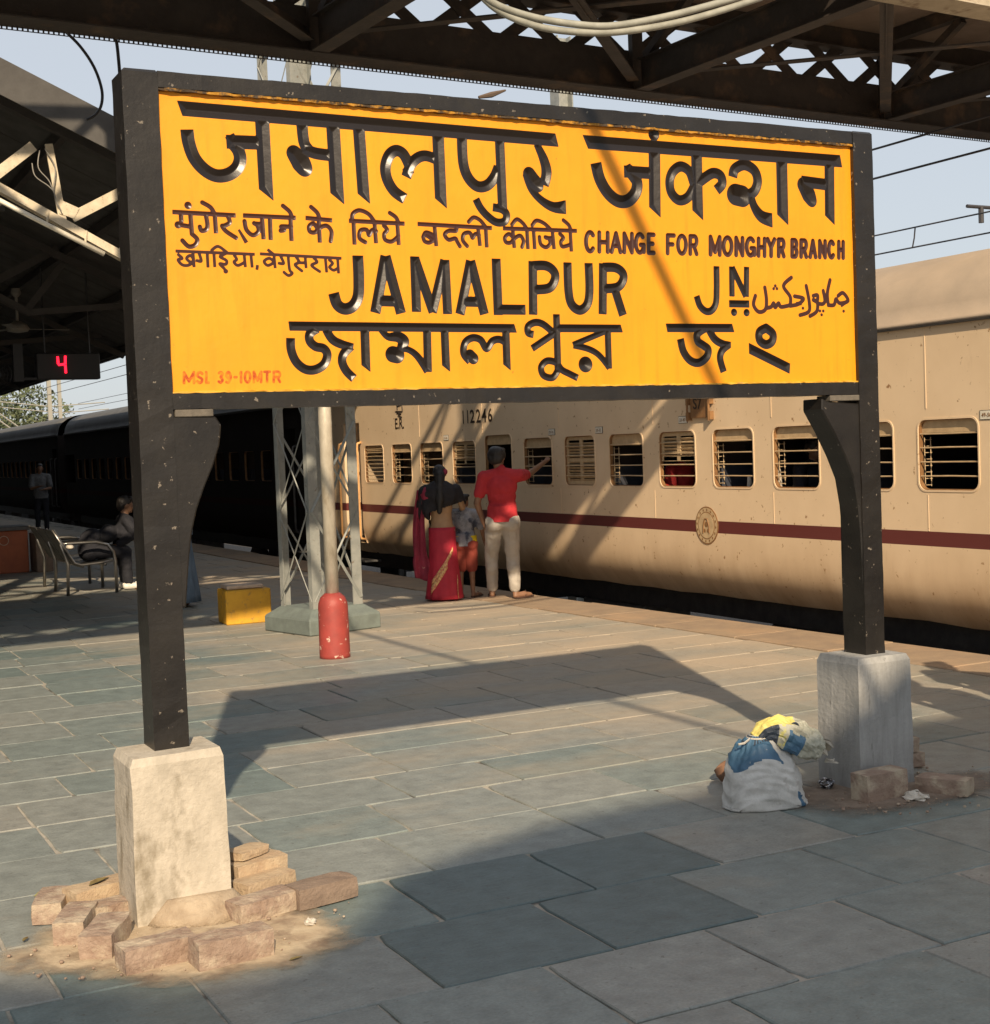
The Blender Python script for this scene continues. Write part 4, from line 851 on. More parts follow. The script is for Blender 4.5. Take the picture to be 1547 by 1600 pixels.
for ch, p0, p1 in (('1', 721, 725), ('1', 728, 732), ('2', 734.5, 741.5), ('2', 744, 751), ('4', 753, 760.5), ('6', 762.5, 769)):
    ya, yb_ = onX(p0, 658, TX - .004)[1], onX(p1, 658, TX - .004)[1]; dg = text_mesh(ch, 0.235, 'letter_paint', 'digit', train, (TX - .0042, ya, 1.995), SU, SV, 0.004)
    co = np.array([v.co for v in dg.data.vertices]); k_ = .8 if ch == '1' else (ya - yb_) / max(co[:, 1].max() - co[:, 1].min(), .02); y_ = co[:, 1].max()
    for v in dg.data.vertices: v.co.y = y_ + (v.co.y - y_) * k_
    dg.parent = nd; dg.location = -Vector(nd.location)
nd['label'] = 'coach number 112246 in black'
a = onX(617, 669, TX - .004)
text_mesh('E.R.', 0.215, 'letter_paint', 'railway_initials', train, (TX - .004, a[1], a[2] - 0.01), SU, SV, 0.003)['label'] = 'black initials E.R.'
hs = MB()                                                   # the Hindi initials above, as strokes
for s_ in ([(617, 629), (632, 629)], [(620, 629), (621, 640)], [(621, 635), (628, 632), (629, 641)], [(618, 643), (629, 643)], [(620, 645), (627, 647), (622, 649), (628, 652)]):
    P = [onX(x, y, TX - .004) for x, y in s_]; hs.tube([(TX - .004, q[1], q[2]) for q in P], 0.009, 5)
hs.build('railway_initials', 'letter_paint', train)
for px, py, tx in ((862, 675, '23-24'), (936, 672, '25-32'), (1067, 656, '33-40'), (1543, 648, '49-50'), (697, 684, '15-16')):
    q = onX(px, py, TX - .004); pm = MB(); pm.box((TX - .005, q[1] - .075, q[2] - .036), (TX - .0005, q[1] + .075, q[2] + .036)); pl = pm.build('seat_number_plate', 'letter_paint', train)
    p2 = MB(); p2.box((TX - .007, q[1] - .070, q[2] - .032), (TX - .0052, q[1] + .070, q[2] + .032)); p2.build('plate_face', 'white_paint', pl)
    text_mesh(tx, 0.044, 'plate_brown', 'seat_numbers', pl, (TX - .0085, q[1] + .056, q[2] - .015), SU, SV)
q0 = onX(1095, 622, TX); hb = MB(); yb0, yb1 = onX(1110, 630, TX)[1], onX(1082, 630, TX)[1]; zb = onX(1095, 653, TX)[2]
hb.box((TX - 0.03, yb0, zb), (TX - 0.012, yb1, zb + 0.30)); hold = hb.build('coach_board', 'plate_brown', train, bevel=0.003)
for yy in (yb0 - 0.03, yb1 + 0.03):
    q = MB(); q.box((TX - 0.05, yy - .02, zb - .02), (TX - 0.001, yy + .02, zb + .06)); q.box((TX - 0.05, yy - .02, zb + .13), (TX - 0.001, yy + .02, zb + .20)); q.tube([(TX - .045, yy, zb - .03), (TX - .045, yy, zb + .30)], 0.012, 6); q.build('bracket', 'plate_brown', hold)
text_mesh('S7', 0.15, 'letter_paint', 'coach_code', hold, (TX - .0325, yb1 - 0.05, zb + 0.09), SU, SV, 0.002)
# round crest on the stripe
e0 = onX(1105, 821, TX); ec = (e0[1], e0[2]); er = 0.185
def ring_pts(r, x): return [(x, ec[0] + r * math.cos(2 * math.pi * k / 36), ec[1] + r * math.sin(2 * math.pi * k / 36)) for k in range(36)]
em = MB(); em.loft([ring_pts(er, TX - .0005), ring_pts(er, TX - .006)]); crest = em.build('crest', 'plate_brown', train)
for r0, x, m_ in ((0.172, .0075, 'cream_metal'), (0.135, .009, 'plate_brown'), (0.125, .0105, 'cream_metal')):
    em = MB(); em.loft([ring_pts(r0, TX - x + .0014), ring_pts(r0, TX - x)]); em.build('crest_ring', m_, crest)
for k in range(16):                                         # small rim marks
    a_ = 2 * math.pi * k / 16 + .1; q = MB(); cy_, cz_ = ec[0] + 0.153 * math.cos(a_), ec[1] + 0.153 * math.sin(a_); q.box((TX - .0095, cy_ - .008, cz_ - .010), (TX - .0078, cy_ + .008, cz_ + .010)); q.build('rim_mark', 'plate_brown', crest)
q = MB(); X_ = TX - .0112
q.tube([(X_, ec[0] - .05, ec[1] - .075), (X_, ec[0] - .045, ec[1] + .0), (X_, ec[0] - .02, ec[1] + .065), (X_, ec[0] + .02, ec[1] + .065), (X_, ec[0] + .045, ec[1] + .0), (X_, ec[0] + .05, ec[1] - .075)], 0.008, 5)
q.ball((X_, ec[0], ec[1] + .01), (.003, .028, .028)); q.ball((X_, ec[0] - .028, ec[1] - .05), (.003, .02, .02)); q.ball((X_, ec[0] + .028, ec[1] - .05), (.003, .02, .02)); q.build('crest_emblem', 'plate_brown', crest)

# ------------------------------------------------------------------ footbridge overhead
fob = empty('footbridge', (6.0, 9.0, 0.0), 'dark riveted steel footbridge with lattice girders crossing overhead', 'footbridge')
FN, FF, FZ0, FZ1 = 7.55, 10.5, 4.66, 5.52
FX0, FX1 = -9.0, 26.0
FOFF = Vector(fob.location)
def lattice(Y, z0, z1, panel, wd, th, m, x0=FX0, x1=FX1, phase=0.0):
    """crossed flat bars between two chords, shared mesh for each slope"""
    n = int((x1 - x0) / panel); px = (x1 - x0) / n; ms = []
    for s_ in (1, -1):
        q = MB(); q.bar((-s_ * px / 2, s_ * th * .6, z0), (s_ * px / 2, s_ * th * .6, z1), th, wd, up=(0, 1, 0)) if False else q.bar((-s_ * px / 2, s_ * th * .6, z0), (s_ * px / 2, s_ * th * .6, z1), wd, th, up=(0, 1, 0))
        me = q.mesh('lattice_bar'); me.materials.append(MATS[m]); ms.append(me)
    for i in range(n):
        for me in ms: inst('lattice_bar', me, fob, (x0 + (i + 0.5) * px + phase - FOFF.x, Y - FOFF.y, -FOFF.z))
for Y, m_ in ((FN, 'bridge_sunlit'), (FF, 'bridge_steel')):
    s_ = 1 if Y == FF else -1
    mb = MB(); mb.box((FX0, Y - 0.012, FZ0 + .012), (FX1, Y + 0.012, FZ0 + 0.37)); mb.box((FX0, Y - 0.13, FZ0), (FX1, Y + 0.13, FZ0 + 0.0118)); mb.build('bottom_chord', m_, fob)
    mb = MB(); mb.box((FX0, Y - 0.012, FZ1 - 0.20), (FX1, Y + 0.012, FZ1 - .0)); mb.box((FX0, Y - 0.11, FZ1 - 0.212), (FX1, Y + 0.11, FZ1 - 0.2002)); mb.build('top_chord', m_, fob)
    lattice(Y, FZ0 + 0.28, FZ1 - 0.10, 0.66, 0.10, 0.012, m_)
    vm = MB(); vm.box((-0.055, -0.03, FZ0 + 0.015), (0.055, 0.03, FZ1 - 0.22)); vme = vm.mesh('vertical_post'); vme.materials.append(MATS[m_])
    for i in range(12): inst('vertical_post', vme, fob, (FX0 + 0.9 + i * 3.0 - FOFF.x, Y - 0.05 * s_ - FOFF.y, 0))
    # parapet above the deck
    for z in (6.2, 6.9): mb = MB(); mb.box((FX0, Y - 0.04, z - 0.04), (FX1, Y + 0.04, z + 0.04)); mb.build('hand_rail', m_, fob)
    lattice(Y, 5.62, 6.86, 1.3, 0.09, 0.014, m_)
    pm = MB(); pm.box((-0.07, -0.05, 5.59), (0.07, 0.05, 6.86)); pme = pm.mesh('railing_post'); pme.materials.append(MATS[m_])
    for i in range(18): inst('railing_post', pme, fob, (FX0 + 0.9 + i * 2.0 - FOFF.x, Y - 0.08 * s_ - FOFF.y, 0))
# deck of plates on cross beams
dk = MB(); dk.box((-0.745, FN - 0.2 - FOFF.y, FZ1 + .001), (0.745, FF + 0.2 - FOFF.y, FZ1 + .055)); dme = dk.mesh('deck_plate'); dme.materials.append(MATS['deck_brown'])
rr_ = random.Random(8)
for i in range(23): inst('deck_plate', dme, fob, (FX0 + 0.76 + i * 1.5 - FOFF.x, 0, rr_.uniform(0, 0.012)))
for i in range(12):
    x = FX0 + 0.9 + i * 3.0; mb = MB()
    mb.box((x - 0.01, FN + 0.135, FZ0 + 0.02), (x + 0.01, FF - 0.135, FZ0 + 0.26)); mb.box((x - 0.07, FN + 0.135, FZ0 + 0.008), (x + 0.07, FF - 0.135, FZ0 + 0.0195)); mb.box((x - 0.06, FN + 0.135, FZ0 + 0.2605), (x + 0.06, FF - 0.135, FZ0 + 0.272)); mb.build('cross_beam', 'bridge_steel', fob)
    mb = MB(); mb.bar((x + .1, FN + 0.14, FZ0 + 0.08), (x + 2.9, FF - 0.14, FZ0 + 0.08), 0.10, 0.012, up=(0, 0, 1)); mb.bar((x + .1, FN + 0.14, FZ0 + 0.09), (x + 2.9, FF - 0.14, FZ0 + 0.125), 0.012, 0.08); mb.build('wind_brace', 'bridge_steel', fob)
    mb = MB(); mb.bar((x + .1, FF - 0.14, FZ0 + 0.15), (x + 2.9, FN + 0.14, FZ0 + 0.15), 0.10, 0.012); mb.build('wind_brace', 'bridge_steel', fob)
    mb = MB(); mb.box((x - 0.05, FN + 0.14, FZ1 - 0.12), (x + 0.05, FF - 0.14, FZ1 - 0.002)); mb.build('deck_joist', 'bridge_steel', fob)
    mb = MB(); mb.bar((x, FF - 0.2, FZ0 + 0.28), (x, FF - 1.0, FZ1 - 0.13), 0.07, 0.07); mb.build('knee_brace', 'bridge_steel', fob)
# legs of the bridge stand out of view, beyond the train and far left
for x in (FX0 + 0.6, 20.5):
    for Y in (FN, FF):
        mb = MB(); mb.box((x - .12, Y - .012, -1.3 if x > 10 else 0), (x + .12, Y + .012, FZ0 - .001)); mb.box((x - .13, Y - .10, -1.3 if x > 10 else 0), (x - .1205, Y + .10, FZ0 - .001)); mb.box((x + .1205, Y - .10, -1.3 if x > 10 else 0), (x + .13, Y + .10, FZ0 - .001)); mb.build('leg', 'bridge_steel', fob)
mb = MB(); mb.box((FX0, FF + 0.014, FZ0 + 0.3), (2.9, FF + 0.024, FZ1 - 0.02)); mb.build('fascia_plate', 'bridge_steel', fob)
# bird-netting strip clipped under the far chord
mb = MB(); x = 1.5
while x < 14:
    mb.box((x, FF + 0.10, FZ0 - 0.022), (x + 0.012, FF + 0.104, FZ0 - 0.001)); x += 0.035
mb.box((1.5, FF + 0.0995, FZ0 - 0.028), (14, FF + 0.1045, FZ0 - 0.0221)); mb.build('edge_comb', 'bridge_steel', fob)
# sagging white conduit pipes, black cables
def px_curve(pts, Y, n=6):
    P = [onY(x, y, Y) for x, y in pts]; out = []
    for i in range(len(P) - 1):
        p0, p1, p2, p3 = P[max(i - 1, 0)], P[i], P[i + 1], P[min(i + 2, len(P) - 1)]
        for t in np.linspace(0, 1, n, endpoint=False): out.append(0.5 * ((2 * p1) + (-p0 + p2) * t + (2 * p0 - 5 * p1 + 4 * p2 - p3) * t * t + (-p0 + 3 * p1 - 3 * p2 + p3) * t ** 3))
    return out + [P[-1]]
for k, pts in enumerate(([(735, -30), (770, 4), (830, 26), (900, 38), (960, 40), (1040, 26), (1110, 8), (1180, -12)], [(735, -26), (775, 14), (835, 40), (900, 50), (965, 50), (1045, 38), (1115, 20), (1190, -4)])):
    mb = MB(); mb.tube(px_curve(pts, 7.2 + 0.25 * k), 0.021, 8)
    thing(mb, 'conduit_pipe', 'pvc', ('upper' if k == 0 else 'lower') + ' of two white conduit pipes sagging below the footbridge', 'pipe', smooth=True)
mb = MB(); mb.tube(px_curve([(85, 30), (97, 44), (125, 72), (147, 105), (159, 140), (158, 165), (148, 180), (135, 187)], 10.75), 0.011, 6)
thing(mb, 'hanging_cable', 'cable_black', 'black cable looping from the footbridge to the shelter roof at left', 'cable', smooth=True)
mb = MB(); mb.tube(px_curve([(170, 30), (177, 42), (181, 60), (184, 80), (188, 130), (190, 200)], 10.4), 0.012, 6)
thing(mb, 'hanging_cable', 'cable_black', 'short black cable dropping behind the top of the left post', 'cable', smooth=True)
mb = MB(); mb.tube(px_curve([(500, 92), (560, 98), (640, 108), (740, 120), (840, 129), (900, 132)], 11.4), 0.010, 5)
thing(mb, 'hanging_cable', 'cable_black', 'thin cable slung just below the footbridge edge above the board', 'cable', smooth=True)

fob.rotation_euler = (0, 0, R(3.9)); fob.location = (6.104, 8.935, 0.0)      # the bridge crosses slightly askew

# ------------------------------------------------------------------ platform shelter at left
VY = 13.6
sh = empty('platform_shelter', (1.0, VY + 16, 0.0), 'dark platform shelter with cream end truss at upper left', 'shelter')
pA, pB = onY(0, 122, VY), onY(176, 212, VY); slope = (pB[2] - pA[2]) / (pB[0] - pA[0])
XE = 5.55; zr = lambda X: pA[2] + slope * (X - pA[0])
XR = 0.6; ZE, ZRG = zr(XE), zr(XR)
YEND = 92.0
hall = empty('shade_building', (-6.4, 50, 0.0), 'unseen station building wall left of the platform, added to darken the shelter', 'building'); mb = MB(); mb.box((-6.6, 11, 0), (-6.2, 95, 6.5)); mb.build('wall', 'brick_dark', hall); mb = MB(); mb.box((-7.5, 10.5, 6.501), (-4.3, 95.5, 6.7)); mb.build('roof', 'canopy_sheet', hall)  # out of frame, added to keep sky light from under the shelter
sheet = MB(); nC = 40                                        # corrugated sheets, one object per bay
def roof_sheet(y0, y1, x0, x1, z0, z1, nm):
    q = MB(); n = max(int((y1 - y0) / 0.075), 2); rings = []
    for i in range(n * 2 + 1):
        y = y0 + (y1 - y0) * i / (n * 2); d = 0.018 if i % 2 else 0.0
        rings.append([(x0, y, z0 + d), (x1, y, z1 + d), (x1, y, z1 + d + 0.006), (x0, y, z0 + d + 0.006)])
    q.loft(rings); return q.build(nm, 'canopy_sheet', sh)
yy = VY - 0.35; k = 0
while yy < YEND:
    roof_sheet(yy, min(yy + 1.02, YEND), XR, XE + 0.25, ZRG - 0.02, zr(XE + 0.25) - 0.02, 'roof_sheet'); roof_sheet(yy, min(yy + 1.02, YEND), XR - 6.8, XR - 0.001, ZRG - 1.4, ZRG - 0.02, 'roof_sheet'); yy += 1.0; k += 1
# barge board along the gable, purlins, eave beam
mb = MB(); mb.bar((XR, VY - 0.36, ZRG - 0.10), (XE + 0.26, VY - 0.36, zr(XE + .26) - 0.10), 0.02, 0.30); mb.build('barge_board', 'canopy_sheet', sh)
for X in np.linspace(XR + 0.3, XE, 6):
    mb = MB(); mb.box((X - 0.035, VY - 0.3, zr(X) - 0.15), (X + 0.035, YEND, zr(X) - 0.045)); mb.build('purlin', 'canopy_steel', sh)
cA, cB = onY(0, 294, VY), onY(187, 398, VY); sl2 = (cB[2] - cA[2]) / (cB[0] - cA[0]); zc = lambda X: cA[2] + sl2 * (X - cA[0])
XC = cB[0]
eave_z = onX(193, 532, XE)[2]
mb = MB(); mb.box((XE - 0.06, VY, eave_z), (XE + 0.06, YEND, eave_z + 0.24)); mb.build('eave_beam', 'canopy_steel', sh)
print('SHELTER', round(ZE, 2), round(ZRG, 2), round(eave_z, 2), round(slope, 2), round(sl2, 2), 'XC', round(XC, 2), zc(XC))
def truss(Y, m):
    tr = MB(); tr.bar((XR, Y, ZRG - 0.20), (XE, Y, ZE - 0.20), 0.09, 0.09); o = tr.build('truss', 'canopy_steel', sh)
    def mem(p, q_, wd, m_=m, ht=0.02, nm='truss_member'):
        u = MB(); u.bar(p, q_, wd, ht, up=(0, 1, 0)); u.build(nm, m_, o)
    xs = [XR + 0.1] + [XC - 0.95 * k for k in range(4, -1, -1)]
    for d in (0.0, 0.0): pass
    mem((XR, Y - 0.03, zc(XR)), (XC + 0.05, Y - 0.03, zc(XC + 0.05)), 0.075, ht=0.016); mem((XR, Y + 0.03, zc(XR) - .01), (XC + 0.05, Y + 0.03, zc(XC + 0.05) - .01), 0.075, ht=0.016)
    P = lambda x, y: tuple(onY(x, y, VY)[i] + (Y - VY if i == 1 else 0) for i in range(3))
    for a, b, w_ in (((-70, 322), (52, 228), 0.095), ((76, 225), (98, 345), 0.07), ((112, 340), (252, 268), 0.095), ((187, 398), (262, 300), .08)): mem(P(*a), P(*b), w_)
    u = MB(); g_ = [P(*q_) for q_ in ((93, 312), (124, 326), (115, 342), (92, 334))]; u.prism([(q_[0], Y - 0.018, q_[2]) for q_ in g_], (0, 0.008, 0)); u.build('gusset_plate', m, o)
    mem((XC, Y, zc(XC) - .02), (XE, Y, eave_z + 0.12), 0.08)
    return o
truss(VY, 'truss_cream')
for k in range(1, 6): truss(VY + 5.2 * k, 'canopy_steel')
for k in range(7):
    y = VY + 0.4 + 5.2 * k; mb = MB()
    mb.box((XR - 0.11, y - 0.11, 0.0), (XR + 0.11, y + 0.11, ZRG - 0.25)); mb.build('column', 'canopy_steel', sh)
    mb = MB(); mb.bar((XR + 0.11, y, ZRG - 1.6), (XR + 1.6, y, zc(XR + 1.6) - 0.05), 0.08, 0.08); mb.build('bracket_arm', 'canopy_steel', sh)
# unseen outer awning, added to keep the far coaches in shade
AZ0, AZ1, AX1 = eave_z + 0.26, eave_z + 0.26 + 0.62, 7.45
yy = 17.3
while yy < YEND:
    roof_sheet(yy, min(yy + 1.02, YEND), XE, AX1, AZ0, AZ1, 'roof_sheet'); yy += 1.0
for k in range(6):
    mb = MB(); y = 17.5 + 5.2 * k; mb.bar((XE, y, AZ0 - 0.05), (AX1, y, AZ1 - 0.05), 0.07, 0.08); mb.build('shade_awning_rafter', 'canopy_steel', sh)
# white painted pipe fixed under the end truss
a, b = onY(-40, 293, VY - .06), onY(163, 397, VY - .06)
mb = MB(); mb.tube([a, b], 0.024, 8); wpipe = mb.build('painted_pipe', 'white_paint', sh, smooth=True)
for t in (0.55, 0.85):
    p_ = a + (b - a) * t; mb = MB(); mb.tube([p_ + np.array((0, 0, .02)), p_ + np.array((0.02, 0.02, 0.13))], 0.010, 5); mb.build('hanger', 'truss_cream', wpipe)
for k, pts in enumerate(([(62, 235), (60, 262), (78, 285), (90, 320)], [(50, 255), (55, 275), (75, 290), (85, 300)], [(70, 232), (86, 262), (84, 300), (96, 330)])):
    mb = MB(); mb.tube(px_curve(pts, VY - 0.05), 0.006, 5); mb.build('loose_wire', 'fan_grey', sh)
# ceiling fan, cage fan and platform display hanging below the shelter
fc = onY(28, 520, 21.0); fan = empty('ceiling_fan', (fc[0], fc[1], fc[2]), 'grey ceiling fan hanging in the dark shelter', 'fan')
mb = MB(); mb.lathe([(0.03, 0.0), (0.14, 0.02), (0.16, 0.06), (0.12, 0.12), (0.05, 0.16)], fc); mb.build('motor', 'fan_grey', fan, smooth=True)
mb = MB(); mb.tube([fc + np.array((0, 0, .16)), fc + np.array((0, 0, 0.55))], 0.02, 6); mb.lathe([(0.03, .50), (0.07, .55), (0.06, .62)], fc, 12); mb.build('down_rod', 'fan_grey', fan)
for k in range(3):
    an = R(10 + 120 * k); d = np.array((math.cos(an), math.sin(an), 0)); e_ = np.array((-math.sin(an), math.cos(an), 0.08)); mb = MB()
    c0, c1 = fc + d * .15 + np.array((0, 0, .05)), fc + d * .72 + np.array((0, 0, .05)); mb.prism([c0 - e_ * .04, c1 - e_ * .07, c1 + e_ * .06, c0 + e_ * .04], (0, 0, 0.008)); mb.build('blade', 'fan_grey', fan)
d0, d1, d2 = onY(56, 552, 19.0), onY(156, 546, 19.0), onY(157, 592, 19.0)
disp = empty('platform_display', ((d0[0] + d1[0]) / 2, 19.0, d2[2]), 'black hanging display showing a red lit 4', 'display')
mb = MB(); mb.box((d0[0], 18.98, d2[2]), (d2[0], 19.16, d0[2])); mb.build('case', 'display_black', disp, bevel=0.01)
mb = MB(); mb.box((d0[0] - 0.28, 19.0, d2[2] - .02), (d0[0] - 0.16, 19.1, d0[2] + .12)); mb.box((d0[0] - 0.16, 19.02, d2[2]), (d0[0] - .001, 19.08, d2[2] + .03)); mb.build('side_box', 'display_black', disp)
for f_ in (0.15, 0.85):
    x = d0[0] + (d1[0] - d0[0]) * f_; mb = MB(); mb.tube([(x, 19.07, d0[2] - .01), (x, 19.07, d0[2] + 1.1)], 0.012, 6); mb.build('hanger_rod', 'display_black', disp)
for s_ in ([(90, 557), (91, 569)], [(91, 570), (101, 569)], [(102, 556), (102, 569)], [(102, 570), (103, 583)]):
    P = [onY(x, y, 18.965) for x, y in s_]; mb = MB(); mb.tube(P, 0.015, 6); mb.build('led_segment', 'led_red', disp)
cc = onY(-6, 585, 20.5); cage = empty('wall_fan', tuple(cc), 'round wire cage of a fan cut off by the left edge', 'fan'); mb = MB(); Rg = 0.20
for r_ in (Rg, Rg * .75, Rg * .5, Rg * .25): mb.tube([(cc[0] + r_ * math.cos(2 * math.pi * k / 32), 20.5, cc[2] + r_ * math.sin(2 * math.pi * k / 32)) for k in range(33)], 0.006, 5)
for k in range(16): a_ = 2 * math.pi * k / 16; mb.tube([(cc[0], 20.49, cc[2]), (cc[0] + Rg * math.cos(a_), 20.49, cc[2] + Rg * math.sin(a_))], 0.004, 4)
mb.build('cage', 'display_black', cage); mb = MB(); mb.ball((cc[0], 20.6, cc[2]), (.08, .1, .08)); mb.build('motor', 'display_black', cage, smooth=True)
mb = MB(); mb.tube([(cc[0] - .1, 20.62, cc[2]), (cc[0] - .1, 20.62, cc[2] + 1.6)], 0.015, 6); mb.build('bracket', 'display_black', cage)

# unseen roof added behind the viewpoint, its outline shaped for the foreground shade
rear = empty('rear_shade_roof', (2.5, -6, 0.0), 'unseen flat roof behind the viewpoint, shaped to cast the foreground shade', 'shelter')
RZ = 7.0; sy_ = math.cos(R(SUN_AZ)) / math.tan(R(SUN_EL)); sx_ = math.sin(R(SUN_AZ)) / math.tan(R(SUN_EL))
ye = 5.5 - RZ * sy_                                        # about where its front edge is, fitted to the shade line
edge_ = [(-6, 4.95), (0.2, 4.9), (0.70, 4.62), (1.05, 4.32), (1.45, 4.30), (1.8, 4.62), (2.1, 5.0), (2.5, 5.2), (3.0, 5.36), (4.4, 5.48), (4.75, 5.62), (5.25, 5.98), (5.8, 6.05), (12, 6.1)]
mb = MB(); mb.prism([(X - RZ * sx_, Y - RZ * sy_, RZ) for X, Y in edge_] + [(12 - RZ * sx_, ye - 4.2, RZ), (-6 - RZ * sx_, ye - 4.2, RZ)], (0, 0, 0.1)); mb.build('roof_slab', 'canopy_sheet', rear)
for X in (-6.5, 1.0):
    for Y in (ye - 3.8, ye - 2.0): mb = MB(); mb.box((X - .15, Y - .15, 0), (X + .15, Y + .15, RZ - .001)); mb.build('column', 'canopy_steel', rear)
# pipe slung from that roof to the footbridge: its shadow crosses the board
p_ = onY(1015, 385, YP); tt = 2.0
mb = MB(); hx, hy, hz_ = p_[0] - 2.3 * sx_, YP - 2.3 * sy_, p_[2] + 2.3
mb.tube([(hx - .02, ye - 1.8, hz_ - .05), (hx, hy, hz_), (hx + .02, FN, hz_ + .05)], 0.032, 8)
thing(mb, 'overhead_pipe', 'pvc', 'thin service pipe running overhead along the platform, above the frame', 'pipe', smooth=True)

# ------------------------------------------------------------------ masts, poles and wires
def lattice_mast(c, rz, side, h, pad, label):
    root = empty('lattice_mast', (c[0], c[1], 0), label, 'mast')
    ca, sa = math.cos(rz), math.sin(rz); W_ = lambda x, y, z: (c[0] + x * ca - y * sa, c[1] + x * sa + y * ca, z)
    p = pad / 2; mb = MB(); mb.loft([[W_(a * p, b * p, z) for a, b in ((-1, -1), (1, -1), (1, 1), (-1, 1))] for z in (0.0, 0.15)] + [[W_(a * p * .72, b * p * .72, 0.235) for a, b in ((-1, -1), (1, -1), (1, 1), (-1, 1))]]); mb.build('concrete_pad', 'pad_green', root, bevel=0.012)
    s_ = side / 2
    for a, b in ((-1, -1), (1, -1), (1, 1), (-1, 1)):
        mb = MB(); w_ = 0.105; t_ = 0.012
        P = [(a * s_, b * s_), (a * (s_ - w_), b * s_), (a * (s_ - w_), b * (s_ - t_)), (a * (s_ - t_), b * (s_ - t_)), (a * (s_ - t_), b * (s_ - w_ * .6)), (a * s_, b * (s_ - w_ * .6))]
        if a * b < 0: P = P[::-1]
        mb.prism([W_(x, y, 0.20) for x, y in P], (0, 0, h)); mb.build('leg', 'mast_grey', root)
    n = int(h / 0.86); st_ = (h - 0.3) / n
    for face in range(4):
        fr = face * math.pi / 2; cf, sf = math.cos(fr), math.sin(fr); G = lambda u, v, z: W_(u * cf - v * sf, u * sf + v * cf, z)
        for i in range(n):
            z = 0.30 + i * st_; d = 1 if (i + face) % 2 else -1
            mb = MB(); mb.bar(G(-d * (s_ - .02), -s_ - .008, z), G(d * (s_ - .02), -s_ - .008, z + st_), 0.024, 0.010, up=G(0, 1, 0) if False else (sf * ca + cf * sa, 0.3, 0)); mb.build('lacing_bar', 'mast_grey', root)
            mb = MB(); mb.bar(G(d * (s_ - .02), -s_ + .004, z), G(-d * (s_ - .02), -s_ + .004, z + st_), 0.018, 0.008, up=(sf * ca + cf * sa, 0.3, 0)); mb.build('lacing_bar', 'mast_grey', root)
    return root
lattice_mast((4.74, 12.88), R(13), 0.56, 9.5, 0.80, 'grey steel lattice mast on a concrete pad behind the silver pole')
# silver pole in its red sleeve
pc = gr(532, 1030); pole = empty('silver_pole', (pc[0], pc[1] + .12, 0), 'silver painted steel pole rising from a red sleeve, in front of the lattice mast', 'pole'); pc = np.array(pole.location)
mb = MB(); mb.lathe([(0.127, 0), (0.126, 0.03), (0.122, 0.42), (0.118, 0.455), (0.100, 0.50), (0.066, 0.53), (0.055, 0.535)], pc, 32); mb.build('sleeve', 'red_paint', pole, smooth=True)
mb = MB(); mb.lathe([(0.054, 0.50), (0.054, 1.9), (0.056, 1.92), (0.054, 1.94), (0.052, 4.3), (0.03, 4.33)], pc, 24); mb.build('tube', 'silver_paint', pole, smooth=True)
# yellow box with a loose stone lid
bx = empty('yellow_box', (4.33, 14.02, 0), 'yellow painted concrete box with a loose pale slab on top', 'box', rz=R(-4))
mb = MB(); mb.v = []; mb.box((4.33 - .23, 14.02 - .19, 0), (4.33 + .23, 14.02 + .19, 0.345)); mb.build('body', 'yellow_box', bx, bevel=0.01)
mb = MB(); mb.box((4.33 - .2, 14.02 - .14, 0.349), (4.33 + .17, 14.02 + .16, 0.388)); lid = mb.build('lid', 'pale_stone', bx, bevel=0.008); lid.rotation_euler = (0, 0, 0)
# overhead line mast beyond the train
mx = onX(876, 110, 12.6); ml = empty('line_mast', (12.6, mx[1], RAILZ - .34), 'pale steel overhead line mast standing beyond the train', 'mast')
mb = MB(); mb.box((12.6 - .14, mx[1] - .15, RAILZ - .34), (12.6 - .115, mx[1] + .15, 8.6)); mb.box((12.6 + .115, mx[1] - .15, RAILZ - .34), (12.6 + .14, mx[1] + .15, 8.6)); mb.box((12.6 - .1145, mx[1] - .008, RAILZ - .34), (12.6 + .1145, mx[1] + .008, 8.599)); mb.build('h_section', 'mast_grey', ml)
mb = MB(); mb.tube([(12.6, mx[1], 5.2), (10.0, mx[1], 5.4)], 0.03, 6); mb.tube([(12.6, mx[1], 6.4), (10.0, mx[1], 5.45)], 0.02, 6); mb.build('cantilever', 'mast_grey', ml)
def line_wire(X, px, label):
    q = onX(px[0], px[1], X); z = q[2]; mb = MB(); mb.tube([(X, -12, z), (X, 8, z), (X, 30, z + .03), (X, 70, z + .1)], 0.011, 5)
    thing(mb, 'overhead_wire', 'wire', label, 'wire', 'overhead line wires'); return z
za = line_wire(9.82, (1369, 233), 'upper overhead wire above the coach roof, higher of the near pair'); zb_ = line_wire(9.82, (1369, 279), 'lower overhead wire of the near pair above the coach roof')
zc_ = line_wire(13.9, (1369, 369), 'upper overhead wire of the far pair, beyond the coach roof'); zd_ = line_wire(13.9, (1369, 399), 'lower overhead wire of the far pair, just above the coach roof')
q = onX(1430, 358, 13.9); mb = MB(); mb.tube([(13.9, q[1], zc_), (13.9, q[1] + .02, (zc_ + zd_) / 2), (13.9, q[1] + .06, zd_)], 0.010, 5); thing(mb, 'dropper_wire', 'wire', 'short dropper joining the two far overhead wires', 'wire')
